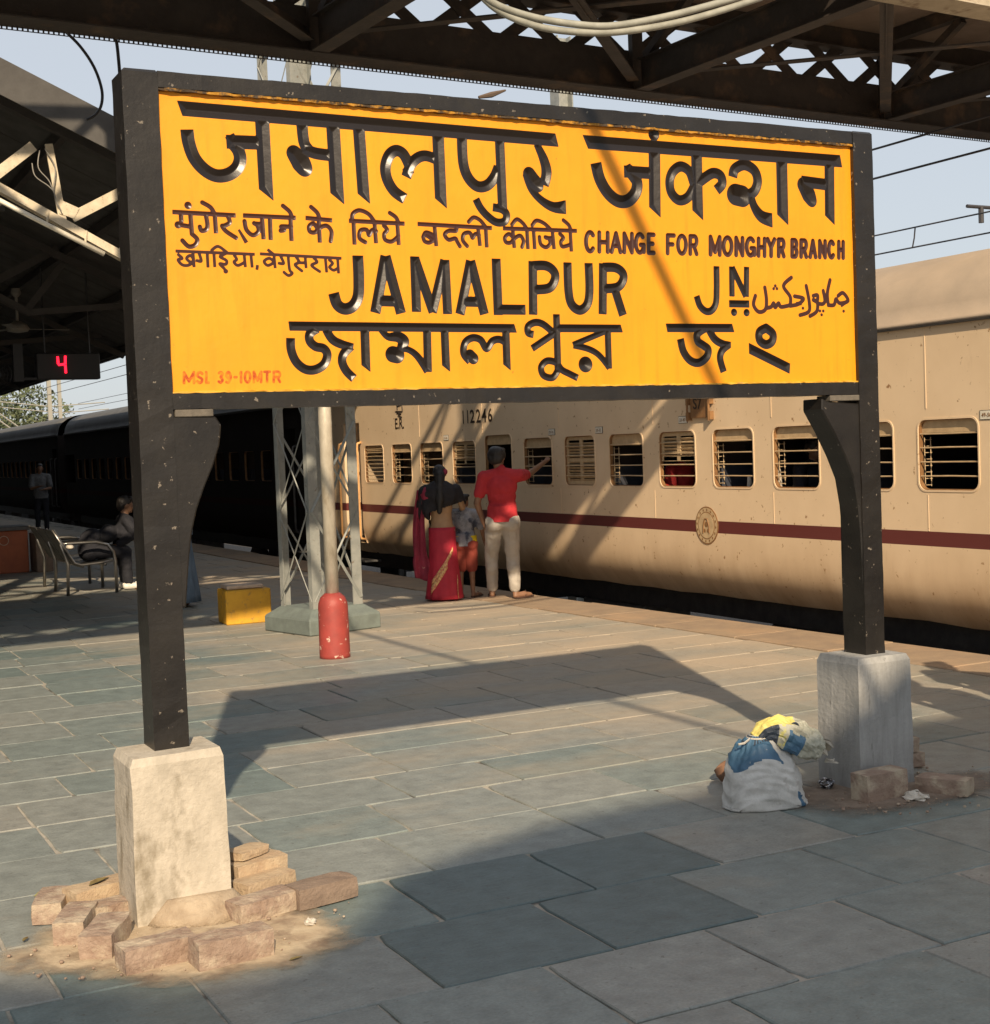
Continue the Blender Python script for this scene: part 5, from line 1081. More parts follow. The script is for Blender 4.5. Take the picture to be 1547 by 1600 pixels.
# second overhead mast out of frame at right with its arm reaching in
a = onY(1511, 322, 20.0); q = empty('line_mast', (a[0] + 3.0, 20.0, RAILZ - .34), 'overhead line mast beyond the right edge, only its arm tip showing', 'mast')
mb = MB(); mb.box((a[0] + 2.86, 19.86, RAILZ - .34), (a[0] + 3.14, 20.14, 8.0)); mb.build('h_section', 'mast_grey', q)
mb = MB(); mb.tube([(a[0], 20.0, a[2]), (a[0] + 2.9, 20.0, a[2] - .02)], 0.035, 8); mb.tube([(a[0] + .36, 20.0, a[2]), (a[0] + .36, 20.0, a[2] - .3)], 0.05, 8); mb.build('arm', 'wire', q)
# far gantries and trees seen under the shelter
for k, (px, Yd, hh) in enumerate(((78, 92, 9.0), (94, 104, 8.5))):
    b_ = onY(px, 640, Yd); g = empty('line_gantry', (b_[0], Yd, RAILZ - .34), ('nearer' if k == 0 else 'farther') + ' of two thin gantries far down the line at left', 'gantry', 'far gantries')
    mb = MB(); mb.box((b_[0] - .12, Yd - .12, RAILZ - .34), (b_[0] + .12, Yd + .12, hh)); mb.build('post', 'gantry_pale', g)
    mb = MB()
    for z in (5.2,): mb.tube([(b_[0] - 5, Yd, z + .6), (b_[0], Yd, z), (b_[0] + 3.4, Yd, z + .2)], 0.035, 5)
    mb.tube([(b_[0] - 4.8, Yd, 5.8), (b_[0] - 1.5, Yd, 3.2)], 0.05, 5); mb.build('arm', 'gantry_pale', g)
def tree(X, Y, h, r, seed, label):
    r_ = random.Random(seed); t_ = empty('leafy_tree', (X, Y, RAILZ - .34), label, 'tree', 'far trees'); z0 = RAILZ - .34
    mb = MB(); mb.tube([(X, Y, z0), (X + .1, Y, z0 + h * .3), (X - .1, Y, z0 + h * .6)], [.3, .22, .1], 7)
    for k in range(5): a_ = r_.uniform(0, 6.28); mb.tube([(X, Y, z0 + h * .4), (X + r * .6 * math.cos(a_), Y + r * .6 * math.sin(a_), z0 + h * .7)], [.12, .04], 5)
    mb.build('trunk', 'bark', t_); mb = MB()
    for k in range(1500):
        while True:
            u = [r_.uniform(-1, 1) for _ in range(3)]
            if sum(q * q for q in u) < 1: break
        c = Vector((X + u[0] * r * (1 + .2 * math.sin(5 * u[2])), Y + u[1] * r, z0 + h * .68 + u[2] * h * .34)); d1 = Vector((r_.gauss(0, 1), r_.gauss(0, 1), r_.gauss(0, 1))).normalized(); d2 = d1.orthogonal().normalized(); s_ = r_.uniform(.12, .3)
        mb.add([c - d1 * s_, c + d2 * s_ * .5, c + d1 * s_, c - d2 * s_ * .5], [(0, 1, 2, 3)])
    mb.build('crown', 'foliage', t_)
b_ = onY(48, 640, 120); tree(b_[0], 120, 9.5, 3.0, 1, 'pale leafy tree far behind the coaches, right of the two'); b_ = onY(5, 640, 130); tree(b_[0], 130, 8.5, 3.2, 2, 'leafy tree far behind the coaches at the left edge')

# ------------------------------------------------------------------ bench and plinth under the shelter
bo = np.array((3.72, 19.3, 0)); bench = empty('steel_bench', tuple(bo), 'tubular steel platform bench with curved arm rests under the shelter', 'bench')
for k, y in enumerate((18.45, 19.28, 20.1)):
    mb = MB(); mb.tube([(3.42, y, 0), (3.44, y, 0.40), (3.36, y, 0.66), (3.44, y, 0.665), (3.80, y, 0.66), (3.94, y, 0.62), (4.01, y, 0.52), (4.03, y, 0.40), (4.03, y, 0.0)], 0.021, 8); mb.build('arm_rest', 'bench_steel', bench, smooth=True)
for k in range(3):
    y0, y1 = 18.49 + k * .55, 18.99 + k * .55
    mb = MB(); mb.loft([[(x, y, z) for x, z in ((3.98, .43), (3.85, .405), (3.60, .39), (3.52, .42), (3.40, .62), (3.27, .84), (3.255, .835), (3.385, .61), (3.50, .405), (3.60, .375), (3.85, .39), (3.98, .415))] for y in (y0, y1)]); mb.build('seat_shell', 'bench_mesh', bench)
for y in (18.44, 20.11):
    mb = MB(); mb.tube([(3.99, y, .42), (3.85, y, .395), (3.60, y, .38), (3.52, y, .41), (3.39, y, .62), (3.26, y, .85)], 0.015, 8); mb.build('shell_rim', 'bench_steel', bench, smooth=True)
for x, z in ((3.62, .36), (3.9, .37)): mb = MB(); mb.tube([(x, 18.45, z), (x, 20.1, z)], 0.022, 8); mb.build('cross_tube', 'bench_steel', bench, smooth=True)
for k in range(4): mb = MB(); mb.tube([(3.30, 18.55 + k * .5, .84), (3.42, 18.55 + k * .5, .62)], 0.012, 6); mb.build('back_bar', 'bench_steel', bench)
mb = MB(); mb.ball((3.52, 18.7, .60), (.05, .10, .035)); thing(mb, 'cloth_bundle', 'white_cloth', 'small white cloth lying on the near end of the steel bench', 'cloth', smooth=True)
pl = gr(0, 893); mb = MB(); mb.box((2.6, 23.1, 0), (3.72, 23.75, 0.66)); plinth = empty('red_plinth', (3.16, 23.4, 0), 'brick red painted plinth with a dark top at the left edge', 'plinth'); mb.build('body', 'plinth_red', plinth, bevel=0.015)
mb = MB(); mb.box((2.57, 23.06, 0.6605), (3.75, 23.79, 0.72)); mb.build('top', 'under_grey', plinth, bevel=0.008)
mb = MB(); e = onY(6, 845, 23.09); mb.tube([(e[0] + .07 * math.cos(2 * math.pi * k / 20), 23.092, e[2] + .07 * math.sin(2 * math.pi * k / 20)) for k in range(21)], .006, 5); mb.build('ring_mark', 'pale_stone', plinth)
mb = MB(); mb.box((3.8, 22.9, 0), (4.05, 23.5, 0.6)); thing(mb, 'brown_plinth', 'brick_dark', 'brown low block beside the red plinth behind the bench', 'block', bevel=.01)

# ------------------------------------------------------------------ bricks and litter
rb = random.Random(21)
def brick(c, rz, m, label, z=0.0, size=(0.235, 0.112, 0.075), tilt=(0, 0), group='loose bricks'):
    mb = MB(); L_, W_, H_ = [q / 2 for q in size]; n = 5; rings = []
    for i in range(n + 1):
        x = -L_ + 2 * L_ * i / n; e = 0.002 if i in (0, n) else 0; ring = []
        for a, b in ((-1, -1), (0, -1.0), (1, -1), (1, 0), (1, 1), (0, 1), (-1, 1), (-1, 0)):
            k_ = 0.0022; cut = 0.003 if abs(a) + abs(b) > 1.5 else 0
            ring.append((x + rb.uniform(-k_, k_), a * (W_ - e - cut * .7) + rb.uniform(-k_, k_), H_ + b * (H_ - e * .7 - cut * .7) + (rb.uniform(-k_, k_) if b > -.5 else 0)))
        rings.append(ring)
    mb.loft(rings); o = mb.build('brick', m, None, fix=True, label=label, cat='brick', group=group); o.location = (c[0], c[1], z + 0.004); o.rotation_euler = (tilt[0], tilt[1], rz)
    for p in o.data.polygons: p.use_smooth = False
    return o
def brick_px(p0, p1, m, label, z=0.0, back=0.056, **kw):
    """front bottom edge from pixel p0 to p1"""
    a, b = gr(*p0, z), gr(*p1, z); d = b - a; rz = math.atan2(d[1], d[0]); n = np.array((-d[1], d[0], 0)) / np.linalg.norm(d)
    c = (a + b) / 2 + n * back; return brick(c, rz, m, label, z, **kw)
G1 = 'bricks around the left block'; G2 = 'bricks around the right block'
brick_px((312, 1523), (431, 1495), 'brick', 'front brick nearest the camera at the foot of the left block', size=(0.26, .115, .095), group=G1)
brick_px((214, 1525), (296, 1505), 'brick', 'brick with stamped top, left of the nearest brick at the left block', size=(0.25, .115, .085), back=.056, group=G1)
brick(gr(166, 1482), R(62), 'brick', 'chipped brick lying end on, third from the front at the left block', size=(0.25, .118, .085), group=G1)
brick(gr(120, 1462), R(66), 'brick', 'brick end on at the left of the chipped brick, left block', size=(0.24, .112, .085), group=G1)
brick(gr(82, 1432), R(70), 'brick', 'outermost brick at the far left of the left block', size=(0.22, .112, .080), group=G1)
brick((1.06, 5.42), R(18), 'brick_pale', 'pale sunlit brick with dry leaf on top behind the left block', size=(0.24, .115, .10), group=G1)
brick((1.03, 5.26), R(14), 'brick', 'half buried brick against the left side of the left block', size=(0.2, .11, .07), group=G1)
brick((1.56, 5.00), R(16), 'brick', 'flat brick right of the front corner of the left block', size=(0.25, .115, .075), group=G1)
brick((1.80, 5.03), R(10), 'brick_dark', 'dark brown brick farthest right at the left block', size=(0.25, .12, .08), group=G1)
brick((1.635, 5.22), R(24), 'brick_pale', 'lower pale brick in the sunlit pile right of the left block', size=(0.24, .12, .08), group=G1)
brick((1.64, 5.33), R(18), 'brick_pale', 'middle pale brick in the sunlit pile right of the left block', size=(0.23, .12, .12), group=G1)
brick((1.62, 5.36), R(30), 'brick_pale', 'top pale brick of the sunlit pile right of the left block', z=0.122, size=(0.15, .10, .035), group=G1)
mb = MB()
mb.loft([[(1.36 + (0.20 - .08 * t) * math.cos(a) * (1 + .08 * math.sin(3 * a)), 5.09 + (0.12 - .08 * t) * math.sin(a) * (1 + .1 * math.sin(4 * a + 1)), 0.006 + 0.085 * t) for a in np.linspace(0, 2 * math.pi, 28, endpoint=False)] for t in (0, .4, .8, 1)]); thing(mb, 'cement_skirt', 'cement_skirt', 'rough cement mound at the foot of the left block', 'cement', smooth=True)
brick_px((1352, 1260), (1424, 1245), 'brick', 'broken brick standing on edge before the right block', size=(0.25, .115, .13), group=G2)
brick_px((1440, 1240), (1500, 1247), 'brick', 'brick lying flat at the right of the right block', size=(0.24, .115, .075), group=G2)
brick((5.00, 5.40), R(-10), 'brick', 'lower brick of the two stacked behind the right block', size=(0.23, .11, .075), group=G2)
brick((4.97, 5.40), R(-6), 'brick', 'upper brick of the two stacked behind the right block', z=0.077, size=(0.23, .11, .075), group=G2)
# crumbs of brick and grit
mb = MB(); rg_ = random.Random(4)
for k in range(240):
    cx, cy, rr = ((1.28, 4.95, .62) if k % 2 else (4.75, 4.98, .6)); a_ = rg_.uniform(0, 6.28); d = rr * math.sqrt(rg_.uniform(.1, 1)); s_ = rg_.choice((.003, .004, .006, .009))
    mb.ball((cx + d * math.cos(a_), cy + d * .8 * math.sin(a_) * .8, 0.010 + s_ * .5), (s_, s_ * rg_.uniform(.6, 1), s_ * .7), 5, 4)
mb.build('grit', 'brick', None, kind='stuff', label='brick crumbs and grit scattered around both blocks', cat='grit')
def crumple(c, r, m, name, label, cat, seed, flat=0.6):
    r_ = random.Random(seed); mb = MB(); mb.ball((c[0], c[1], c[2] + r * flat), (r, r, r * flat), 14, 9); mb.v = [(x + r_.gauss(0, r * .13), y + r_.gauss(0, r * .13), max(z + r_.gauss(0, r * .12), c[2])) for x, y, z in mb.v]; return thing(mb, name, m, label, cat)
p = gr(1292, 1234); crumple((p[0], p[1], .008), 0.034, 'foil', 'foil_wrapper', 'crumpled silver and black foil wrapper beside the right block', 'wrapper', 3, .7)
p = gr(1432, 1250); crumple((p[0], p[1], .008), 0.055, 'white_cloth', 'paper_wrapper', 'flattened white paper between the bricks at the right block', 'paper', 5, .2)
p = gr(485, 1448); crumple((p[0], p[1], .006), 0.022, 'white_cloth', 'paper_scrap', 'tiny scrap of paper right of the bricks at the left block', 'paper', 6, .5)
p = gr(1136, 1222); mb = MB()
mb.loft([[(p[0] + r_ * math.cos(a) , p[1] + r_ * math.sin(a), z + .02 * math.sin(2 * a) * (z > .05)) for a in np.linspace(0.2, 4.2, 14)] for r_, z in ((.03, .006), (.05, .03), (.062, .075), (.058, .075), (.046, .03), (.027, .01))], cap=False, closed=False); thing(mb, 'clay_cup', 'clay', 'broken brown clay cup left of the sack', 'clay cup', smooth=True)
def leaf(c, rz, s_, m, label):
    mb = MB(); P = [(-1, 0, 0), (-.5, .32, .12), (.2, .36, .16), (.8, .12, .1), (1.15, 0, .02), (.8, -.12, .1), (.2, -.36, .16), (-.5, -.32, .12)]; v = [(c[0] + s_ * (x * math.cos(rz) - y * math.sin(rz)), c[1] + s_ * (x * math.sin(rz) + y * math.cos(rz)), c[2] + s_ * z) for x, y, z in P] + [(c[0], c[1], c[2] + .01 * s_)]
    mb.add(v, [(i, (i + 1) % 8, 8) for i in range(8)]); mb.add([(x, y, z + .0008) for x, y, z in v], [(8, (i + 1) % 8, i) for i in range(8)]); return thing(mb, 'fallen_leaf', m, label, 'leaf', 'fallen leaves')
leaf((1.06, 5.41, 0.108), 0.6, 0.05, 'dry_leaf', 'curled dry leaf on the pale brick at the left block'); p = gr(75, 1400); leaf((p[0], p[1], .012), 0.3, .06, 'leaf_green', 'yellowish leaf on the floor behind the outermost brick at left'); p = gr(40, 1473); leaf((p[0], p[1], .012), 1.0, .022, 'dry_leaf', 'small dark leaf on the sand at far left'); p = gr(462, 1502); leaf((p[0], p[1], .008), 0.2, .025, 'dry_leaf', 'tiny dry leaf right of the nearest brick')

# ------------------------------------------------------------------ the tied sack
rs = random.Random(17); sc = (gr(1140, 1262) + gr(1272, 1276)) / 2; sc = np.array((sc[0] + 0.05, sc[1] + 0.10, 0)); sack = empty('woven_sack', tuple(sc), 'white woven plastic sack with blue band and yellow tied top beside the right block', 'sack')
ux = np.array((0.97, -0.22, 0)); uy = np.array((0.22, 0.97, 0)); uz = np.array((0, 0, 1.08))
def sp(x, y, z): return sc + ux * x + uy * y + uz * z
mb = MB(); nS = 44; lay = [(0.004, .192, .115, 2.8), (0.03, .198, .125, 2.7), (0.07, .192, .130, 2.5), (0.12, .182, .132, 2.4), (0.17, .168, .126, 2.3), (0.205, .152, .116, 2.2), (0.235, .130, .100, 2.0), (0.265, .098, .078, 2.0), (0.29, .066, .052, 2.0), (0.305, .042, .036, 2.0)]
from mathutils import noise as mnoise
rings = []; nS = 72; NL = 46; LZ = np.array([q[0] for q in lay])
for i in range(NL):
    z = LZ[0] + (LZ[-1] - LZ[0]) * i / (NL - 1); a, b, e = [float(np.interp(z, LZ, [q[c_] for q in lay])) for c_ in (1, 2, 3)]; up_ = max(0.0, (z - .20) / .10); ring = []
    for k in range(nS):
        t = 2 * math.pi * k / nS; c_, s_ = math.cos(t), math.sin(t); sg = lambda q: math.copysign(abs(q) ** (2 / e), q)
        w1_ = mnoise.noise(Vector((c_ * 2.2, s_ * 2.2, z * 26))); w2_ = mnoise.noise(Vector((c_ * 5 + 9, s_ * 5, z * 60))); crease = -abs(mnoise.noise(Vector((c_ * 1.6, s_ * 1.6 + 4, z * 38 + c_ * 1.5))))
        fold = 1 + 0.035 * w1_ + 0.022 * w2_ + 0.13 * crease * (1 - .6 * up_) + 0.09 * math.sin(19 * t + 2 * w1_) * min(up_, 1) ** 1.3
        x = a * sg(c_) * fold - 0.03 * (z / .3); y = b * sg(s_) * fold; zz = z + (0.020 * math.sin(3 * t + .6) if 2 < i < NL - 6 else 0) - (0.035 * (abs(c_) ** 8) if 2 < i < NL * .4 else 0)
        ring.append(sp(x, y, max(zz, 0.004)))
    rings.append(ring)
mb.loft(rings)
for fi in range((NL - 1) * nS):
    i, t = fi // nS, 2 * math.pi * (fi % nS) / nS; z = LZ[0] + (LZ[-1] - LZ[0]) * (i + .5) / (NL - 1)
    edge_z = .195 + .012 * math.sin(3 * t) + (.09 if (math.cos(t) > .42 and math.sin(t) < .3) else 0)
    mb.m[fi] = 1 if z > edge_z else 0
    if z > .27 and rs.random() < .3: mb.m[fi] = 2
    if .02 < z < .10 and 5.28 < t < 5.28 + .42 * (1 - (z - .02) / .08): mb.m[fi] = 1
mb.build('sack_body', ['sack_white', 'sack_blue', 'sack_navy'], sack, smooth=True)
tw = MB(); tw.tube([onY(748, 152, YF + .05), onY(768, 148, YF + .05), onY(790, 141, YF + .05)], [.006, .012, .004], 6); thing(tw, 'dry_twig', 'bark', 'dry twig lying on top of the name board frame', 'twig')
mb = MB(); path = [(-.035, 0, .285), (-.005, -.01, .315), (0.045, -.02, .322), (0.10, -.03, .305), (0.155, -.035, .278), (0.21, -.04, .250), (0.25, -.04, .228)]; rad = [(.038, .040), (.046, .050), (.062, .060), (.074, .064), (.078, .064), (.070, .066), (.048, .058)]
rings = []; nT = 40; NP = 26; PA = np.array(path); RA = np.array(rad); ts = np.linspace(0, 6, NP)
pt_ = lambda u: np.array([np.interp(u, range(7), PA[:, c_]) for c_ in range(3)])
for i, u in enumerate(ts):
    ring = []; P0 = pt_(u); ra, rb_ = np.interp(u, range(7), RA[:, 0]), np.interp(u, range(7), RA[:, 1]); d = pt_(min(u + .6, 6)) - pt_(max(u - .6, 0)); n_ = np.array((-d[2], 0, d[0])); n_ = n_ / np.linalg.norm(n_)
    for k in range(nT):
        t = 2 * math.pi * k / nT; c_, s_ = math.cos(t), math.sin(t); f_ = 1 + .20 * mnoise.noise(Vector((c_ * 1.8, s_ * 1.8, u * .9))) + .16 * mnoise.noise(Vector((c_ * 4.5, s_ * 4.5 + 3, u * 2.2))) - .18 * abs(mnoise.noise(Vector((c_ * 2.4 + 7, s_ * 2.4, u * .5)))) + rs.uniform(-.02, .02)
        ring.append(sp(*(P0 + n_ * ra * f_ * s_ + np.array((0, 1, 0)) * rb_ * f_ * c_)))
    rings.append(ring)
mb.loft(rings)
for fi in range((NP - 1) * nT):
    u, t = ts[fi // nT], 2 * math.pi * (fi % nT) / nT; s_ = math.sin(t) + .25 * mnoise.noise(Vector((u * 1.5, t, 0)))
    mb.m[fi] = 3 if u > 4.0 else (0 if s_ > .68 and u < 3.0 else (2 if u < 1.8 else (3 if u < 2.6 or s_ > .3 else 1)))
mb.build('sack_neck', ['sack_yellow', 'sack_blue', 'sack_navy', 'sack_clear'], sack, smooth=False)
mb = MB()
for k in range(7):
    y0 = rs.uniform(-.09, .02); z0 = rs.uniform(.19, .28); P = [(0.262, y0, z0), (0.285 + rs.uniform(0, .02), y0 + rs.uniform(-.02, .02), z0 - rs.uniform(.0, .03)), (0.30 + rs.uniform(0, .02), y0 + rs.uniform(-.03, .03), z0 - rs.uniform(.0, .06)), (0.27, y0 + .03, z0 - .02)]
    mb.add([sp(*q) for q in P] + [sp(q[0] + .003, q[1] + .003, q[2] + .003) for q in P], [(0, 1, 2, 3), (7, 6, 5, 4)])
mb.build('frayed_end', 'white_cloth', sack)
mb = MB(); mb.tube([sp(-.035 + .046 * math.cos(t), .046 * math.sin(t), .295) for t in np.linspace(0, 6.28, 18)], .006, 5); mb.tube([sp(-.08, -.02, .295), sp(-.12, -.05, .285), sp(-.15, -.05, .282)], .005, 5); mb.build('tie_string', 'white_cloth', sack)
r0 = sp(0.118, -.068, .33); mb = MB(); mb.tube([r0 + ux * .020 * math.cos(t) + uz * .024 * math.sin(t) - uy * .004 for t in np.linspace(0, 6.28, 18)], .006, 5); mb.build('printed_ring', 'sack_navy', sack)

# ------------------------------------------------------------------ people
def remesh(mb, name, vox, m, smooth_it=4, fold=0.0):
    me = mb.mesh(name); ob = bpy.data.objects.new(name, me); COL.objects.link(ob)
    r_ = ob.modifiers.new('r', 'REMESH'); r_.mode = 'VOXEL'; r_.voxel_size = vox
    s_ = ob.modifiers.new('s', 'SMOOTH'); s_.factor = 0.5; s_.iterations = smooth_it
    bpy.context.view_layer.update()
    out = bpy.data.meshes.new_from_object(ob.evaluated_get(bpy.context.evaluated_depsgraph_get())); bpy.data.objects.remove(ob); bpy.data.meshes.remove(me)
    out.name = name; out.materials.clear()
    for q in (m if isinstance(m, (list, tuple)) else [m]): out.materials.append(MATS[q])
    if fold:
        from mathutils import noise as mn
        for v, n_ in zip(out.vertices, [q.normal.copy() for q in out.vertices]):
            c_ = v.co; v.co = c_ + n_ * fold * (mn.noise(Vector((c_.x * 9, c_.y * 9, c_.z * 16 + c_.x * 10))) + .6 * mn.noise(Vector((c_.x * 22, c_.y * 22, c_.z * 12 - c_.x * 14 + 5))))
    out.shade_smooth(); return out
def stand(H, spread=0.06, **ov):
    """joint positions of an upright figure facing +y (right hand at +x), in metres"""
    J = dict(pelvis=(0, 0, .53), waist=(0, .004, .62), chest=(0, -.004, .735), neck=(0, -.006, .835), head=(0, .008, .925),
             shR=(.112, -.006, .805), shL=(-.112, -.006, .805), elR=(.150, -.015, .635), elL=(-.150, -.015, .635), wrR=(.152, .03, .490), wrL=(-.152, .03, .490),
             hipR=(.052, 0, .515), hipL=(-.052, 0, .515), knR=(spread, .008, .285), knL=(-spread, .008, .285), anR=(spread, -.012, .045), anL=(-spread, -.012, .045),
             toR=(spread + .02, .105, .016), toL=(-spread - .02, .105, .016), look=(0, 1, 0))
    J = {k: Vector(v) * (H if k != 'look' else 1) for k, v in J.items()}
    for k, v in ov.items(): J[k] = Vector(v)
    return J
def hand(mb, wr, el, H, thumb, curl=0.35):
    d = (wr - el).normalized(); side = Vector(thumb); side = (side - d * side.dot(d)).normalized(); nrm = d.cross(side); s = H
    c = wr + d * .028 * s; mb.ball(c, (.021 * s, .011 * s, .030 * s), 10, 8, rot=Matrix((side, nrm, d)).transposed())
    for k, ln in enumerate((.040, .046, .043, .033)):
        b = wr + d * .050 * s + side * (.017 - .0115 * k) * s; m_ = b + d * ln * .55 * s + nrm * ln * curl * .35 * s; mb.cone(b, m_, .0058 * s, .0054 * s, 6); mb.cone(m_, m_ + d * ln * .38 * s + nrm * ln * curl * .6 * s, .0054 * s, .0044 * s, 6)
    b = wr + d * .016 * s + side * .018 * s; mb.cone(b, b + d * .026 * s + side * .018 * s, .0066 * s, .006 * s, 6); mb.cone(b + d * .026 * s + side * .018 * s, b + d * .048 * s + side * .019 * s, .006 * s, .0048 * s, 6)
def limbs(J, H, mb, arms=True, legs=True, feet=True, g=0.0):
    s = H
    if arms:
        for a in 'RL':
            mb.cone(J['sh' + a], J['el' + a], (.030 + g) * s, (.0235 + g) * s); mb.cone(J['el' + a], J['wr' + a], (.0235 + g) * s, (.0155 + g * .7) * s)
            hand(mb, J['wr' + a], J['el' + a], H, (0, 1, 0.2))
    if legs:
        for a in 'RL':
            mb.cone(J['hip' + a], J['kn' + a], (.050 + g) * s, (.034 + g) * s); mb.cone(J['kn' + a], J['an' + a], (.033 + g) * s, (.021 + g) * s)
            cv = J['kn' + a].lerp(J['an' + a], .3) - Vector((0, .008 * s, 0)); mb.ball(cv, (.030 * s, .032 * s, .060 * s))
    if feet:
        for a in 'RL':
            an, to = J['an' + a], J['to' + a]; hl = Vector((an.x, an.y - .018 * s, .017 * s)) if an.z < .3 else an + Vector((0, -.018 * s, -.03 * s))
            mb.cone(an, hl, .021 * s, .017 * s); mb.cone(hl, hl.lerp(to, .6) + Vector((0, 0, .004 * s)), .018 * s, .023 * s); mb.cone(hl.lerp(to, .6), to, .023 * s, .015 * s)
            dr = (to - hl); dr.z = 0; dr.normalize(); sd_ = Vector((dr.y, -dr.x, 0))
            for k in range(5): b = to + sd_ * (.016 - .008 * k) * s * (1 if a == 'L' else -1); mb.cone(b, b + dr * (.016 - .0022 * k) * s, .0075 * s if k == 0 else .0055 * s, .0045 * s, 6)
def headshape(J, H, mb):
    s = H; hd, lk = J['head'], Vector(J['look']).normalized(); up = Vector((0, 0, 1)); sd_ = lk.cross(up).normalized(); up = sd_.cross(lk)
    M = Matrix((sd_, lk, up)).transposed(); P = lambda x, y, z: hd + M @ Vector((x * s, y * s, z * s))
    mb.ball(P(0, -.006, .012), (.046 * s, .057 * s, .054 * s), 16, 12, rot=M); mb.ball(P(0, .012, -.022), (.036 * s, .043 * s, .043 * s), 14, 10, rot=M); mb.ball(P(0, .036, -.052), (.017 * s, .014 * s, .013 * s), 8, 6, rot=M)
    mb.cone(P(0, .052, .006), P(0, .062, -.016), .006 * s, .009 * s, 6); mb.ball(P(0, .047, -.034), (.016 * s, .007 * s, .006 * s), 8, 6, rot=M)
    for q in (-1, 1): mb.ball(P(q * .046, -.004, -.004), (.007 * s, .014 * s, .019 * s), 8, 6, rot=M); mb.ball(P(q * .018, .048, .006), (.008 * s, .006 * s, .006 * s), 8, 6, rot=M)
    mb.cone(J['neck'] + Vector((0, 0, -.01 * s)), P(0, -.012, -.03), .034 * s, .030 * s)
    return M, P
def torso(J, H, mb, g=0.0, belly=1.0):
    s = H; a = J['pelvis']; b = J['waist']; c = J['chest']; ax = (J['shR'] - J['shL']).normalized(); up = (c - a).normalized(); fw = up.cross(ax).normalized() * -1; M = Matrix((ax, fw, up)).transposed()
    mb.ball(a, ((.090 + g) * s, (.066 + g) * s, .075 * s), 16, 10, rot=M); mb.ball(b, ((.078 * belly + g) * s, (.056 + g) * s, .085 * s), 16, 10, rot=M); mb.ball(c, ((.096 + g) * s, (.064 + g) * s, .100 * s), 16, 10, rot=M)
    mb.ball((a + b) / 2, ((.083 + g) * s, (.060 + g) * s, .07 * s), 14, 8, rot=M); mb.ball((b + c) / 2, ((.087 + g) * s, (.060 + g) * s, .08 * s), 14, 8, rot=M)
    mb.cone(J['shR'], J['shL'], (.033 + g) * s, (.033 + g) * s); mb.cone(J['shR'].lerp(J['neck'], .2), J['neck'], (.028 + g) * s, (.032) * s); mb.cone(J['shL'].lerp(J['neck'], .2), J['neck'], (.028 + g) * s, .032 * s)
def put(root, name, me): o = bpy.data.objects.new(name, me); COL.objects.link(o); o.parent = root; return o
def person(loc, rz, label, J, H, skin='skin', group=None, vox=0.009, arms=True, feet=True):
    root = empty('person', loc, label, 'person', group, rz=rz); mb = MB(); torso(J, H, mb); limbs(J, H, mb, arms=arms, feet=feet); headshape(J, H, mb); put(root, 'body', remesh(mb, 'body', vox, skin)); return root
def hair_short(root, J, H, m='hair', bulk=1.0):
    mb = MB(); M, P = headshape(J, H, MB()); s = H
    mb.ball(P(0, -.012, .024), (.052 * s * bulk, .060 * s, .053 * s), 14, 10, rot=M); mb.ball(P(0, -.034, .0), (.047 * s * bulk, .036 * s, .048 * s), 12, 8, rot=M); mb.ball(P(0.012, .03, .05), (.034 * s, .028 * s, .02 * s), 10, 6, rot=M)
    put(root, 'hair', remesh(mb, 'hair', 0.008, m, 1, .010))
def shirt(root, J, H, m, sleeve=0.75, hem=0.0, g=0.010, vox=0.010):
    mb = MB(); torso(J, H, mb, g, 1.06); s = H
    pz = J['pelvis'].z; mb.loft([[(J['pelvis'].x + (.093 + g) * k_ * s * math.cos(t), J['pelvis'].y + (.077 + g) * k_ * s * math.sin(t) - .006 * s, z) for t in np.linspace(0, 2 * math.pi, 28, endpoint=False)] for z, k_ in ((pz - .07 * s, 1.02), (pz - .02 * s, 1.03), (pz + .03 * s, .99), (pz + .09 * s, .90))])
    for a in 'RL':
        e = J['sh' + a].lerp(J['el' + a], sleeve) if sleeve <= 1 else J['el' + a]; mb.cone(J['sh' + a], e, (.034 + g) * s, (.031 + g) * s)
        if sleeve > 1: mb.cone(J['el' + a], J['el' + a].lerp(J['wr' + a], .92), (.027 + g) * s, (.020 + g) * s)
    mb.cone(J['neck'] + Vector((0, -.006 * s, -.01 * s)), J['neck'] + Vector((0, -.004 * s, .012 * s)), .039 * s, .037 * s)
    me = remesh(mb, 'shirt', vox, m, 4, .008); bm = bmesh.new(); bm.from_mesh(me); bmesh.ops.delete(bm, geom=[v for v in bm.verts if v.co.z < pz - (.035 - hem) * s and abs(v.co.x) < .125 * s and v.co.y < .16 * s], context='VERTS'); bm.to_mesh(me); bm.free()
    return put(root, 'shirt', me)
def trousers(root, J, H, m, to=1.0, g=0.010, vox=0.010):
    mb = MB(); s = H; mb.ball(J['pelvis'], ((.090 + g) * s, (.066 + g) * s, .070 * s), 16, 10)
    for a in 'RL':
        mb.ball(J['hip' + a] + Vector((0, -.018 * s, -.01 * s)), ((.050 + g) * s, (.056 + g) * s, .065 * s)); mb.cone(J['hip' + a], J['kn' + a], (.050 + g) * s, (.034 + g) * s)
        if to > 0.5: e = J['kn' + a].lerp(J['an' + a], (to - .5) * 2 * .93); mb.cone(J['kn' + a], e, (.034 + g) * s, (.025 + g) * s); mb.ball(J['kn' + a].lerp(J['an' + a], .3) - Vector((0, .008 * s, 0)), ((.031 + g) * s, (.033 + g) * s, .066 * s))
    return put(root, 'trousers', remesh(mb, 'trousers', vox, m, 4, .007))
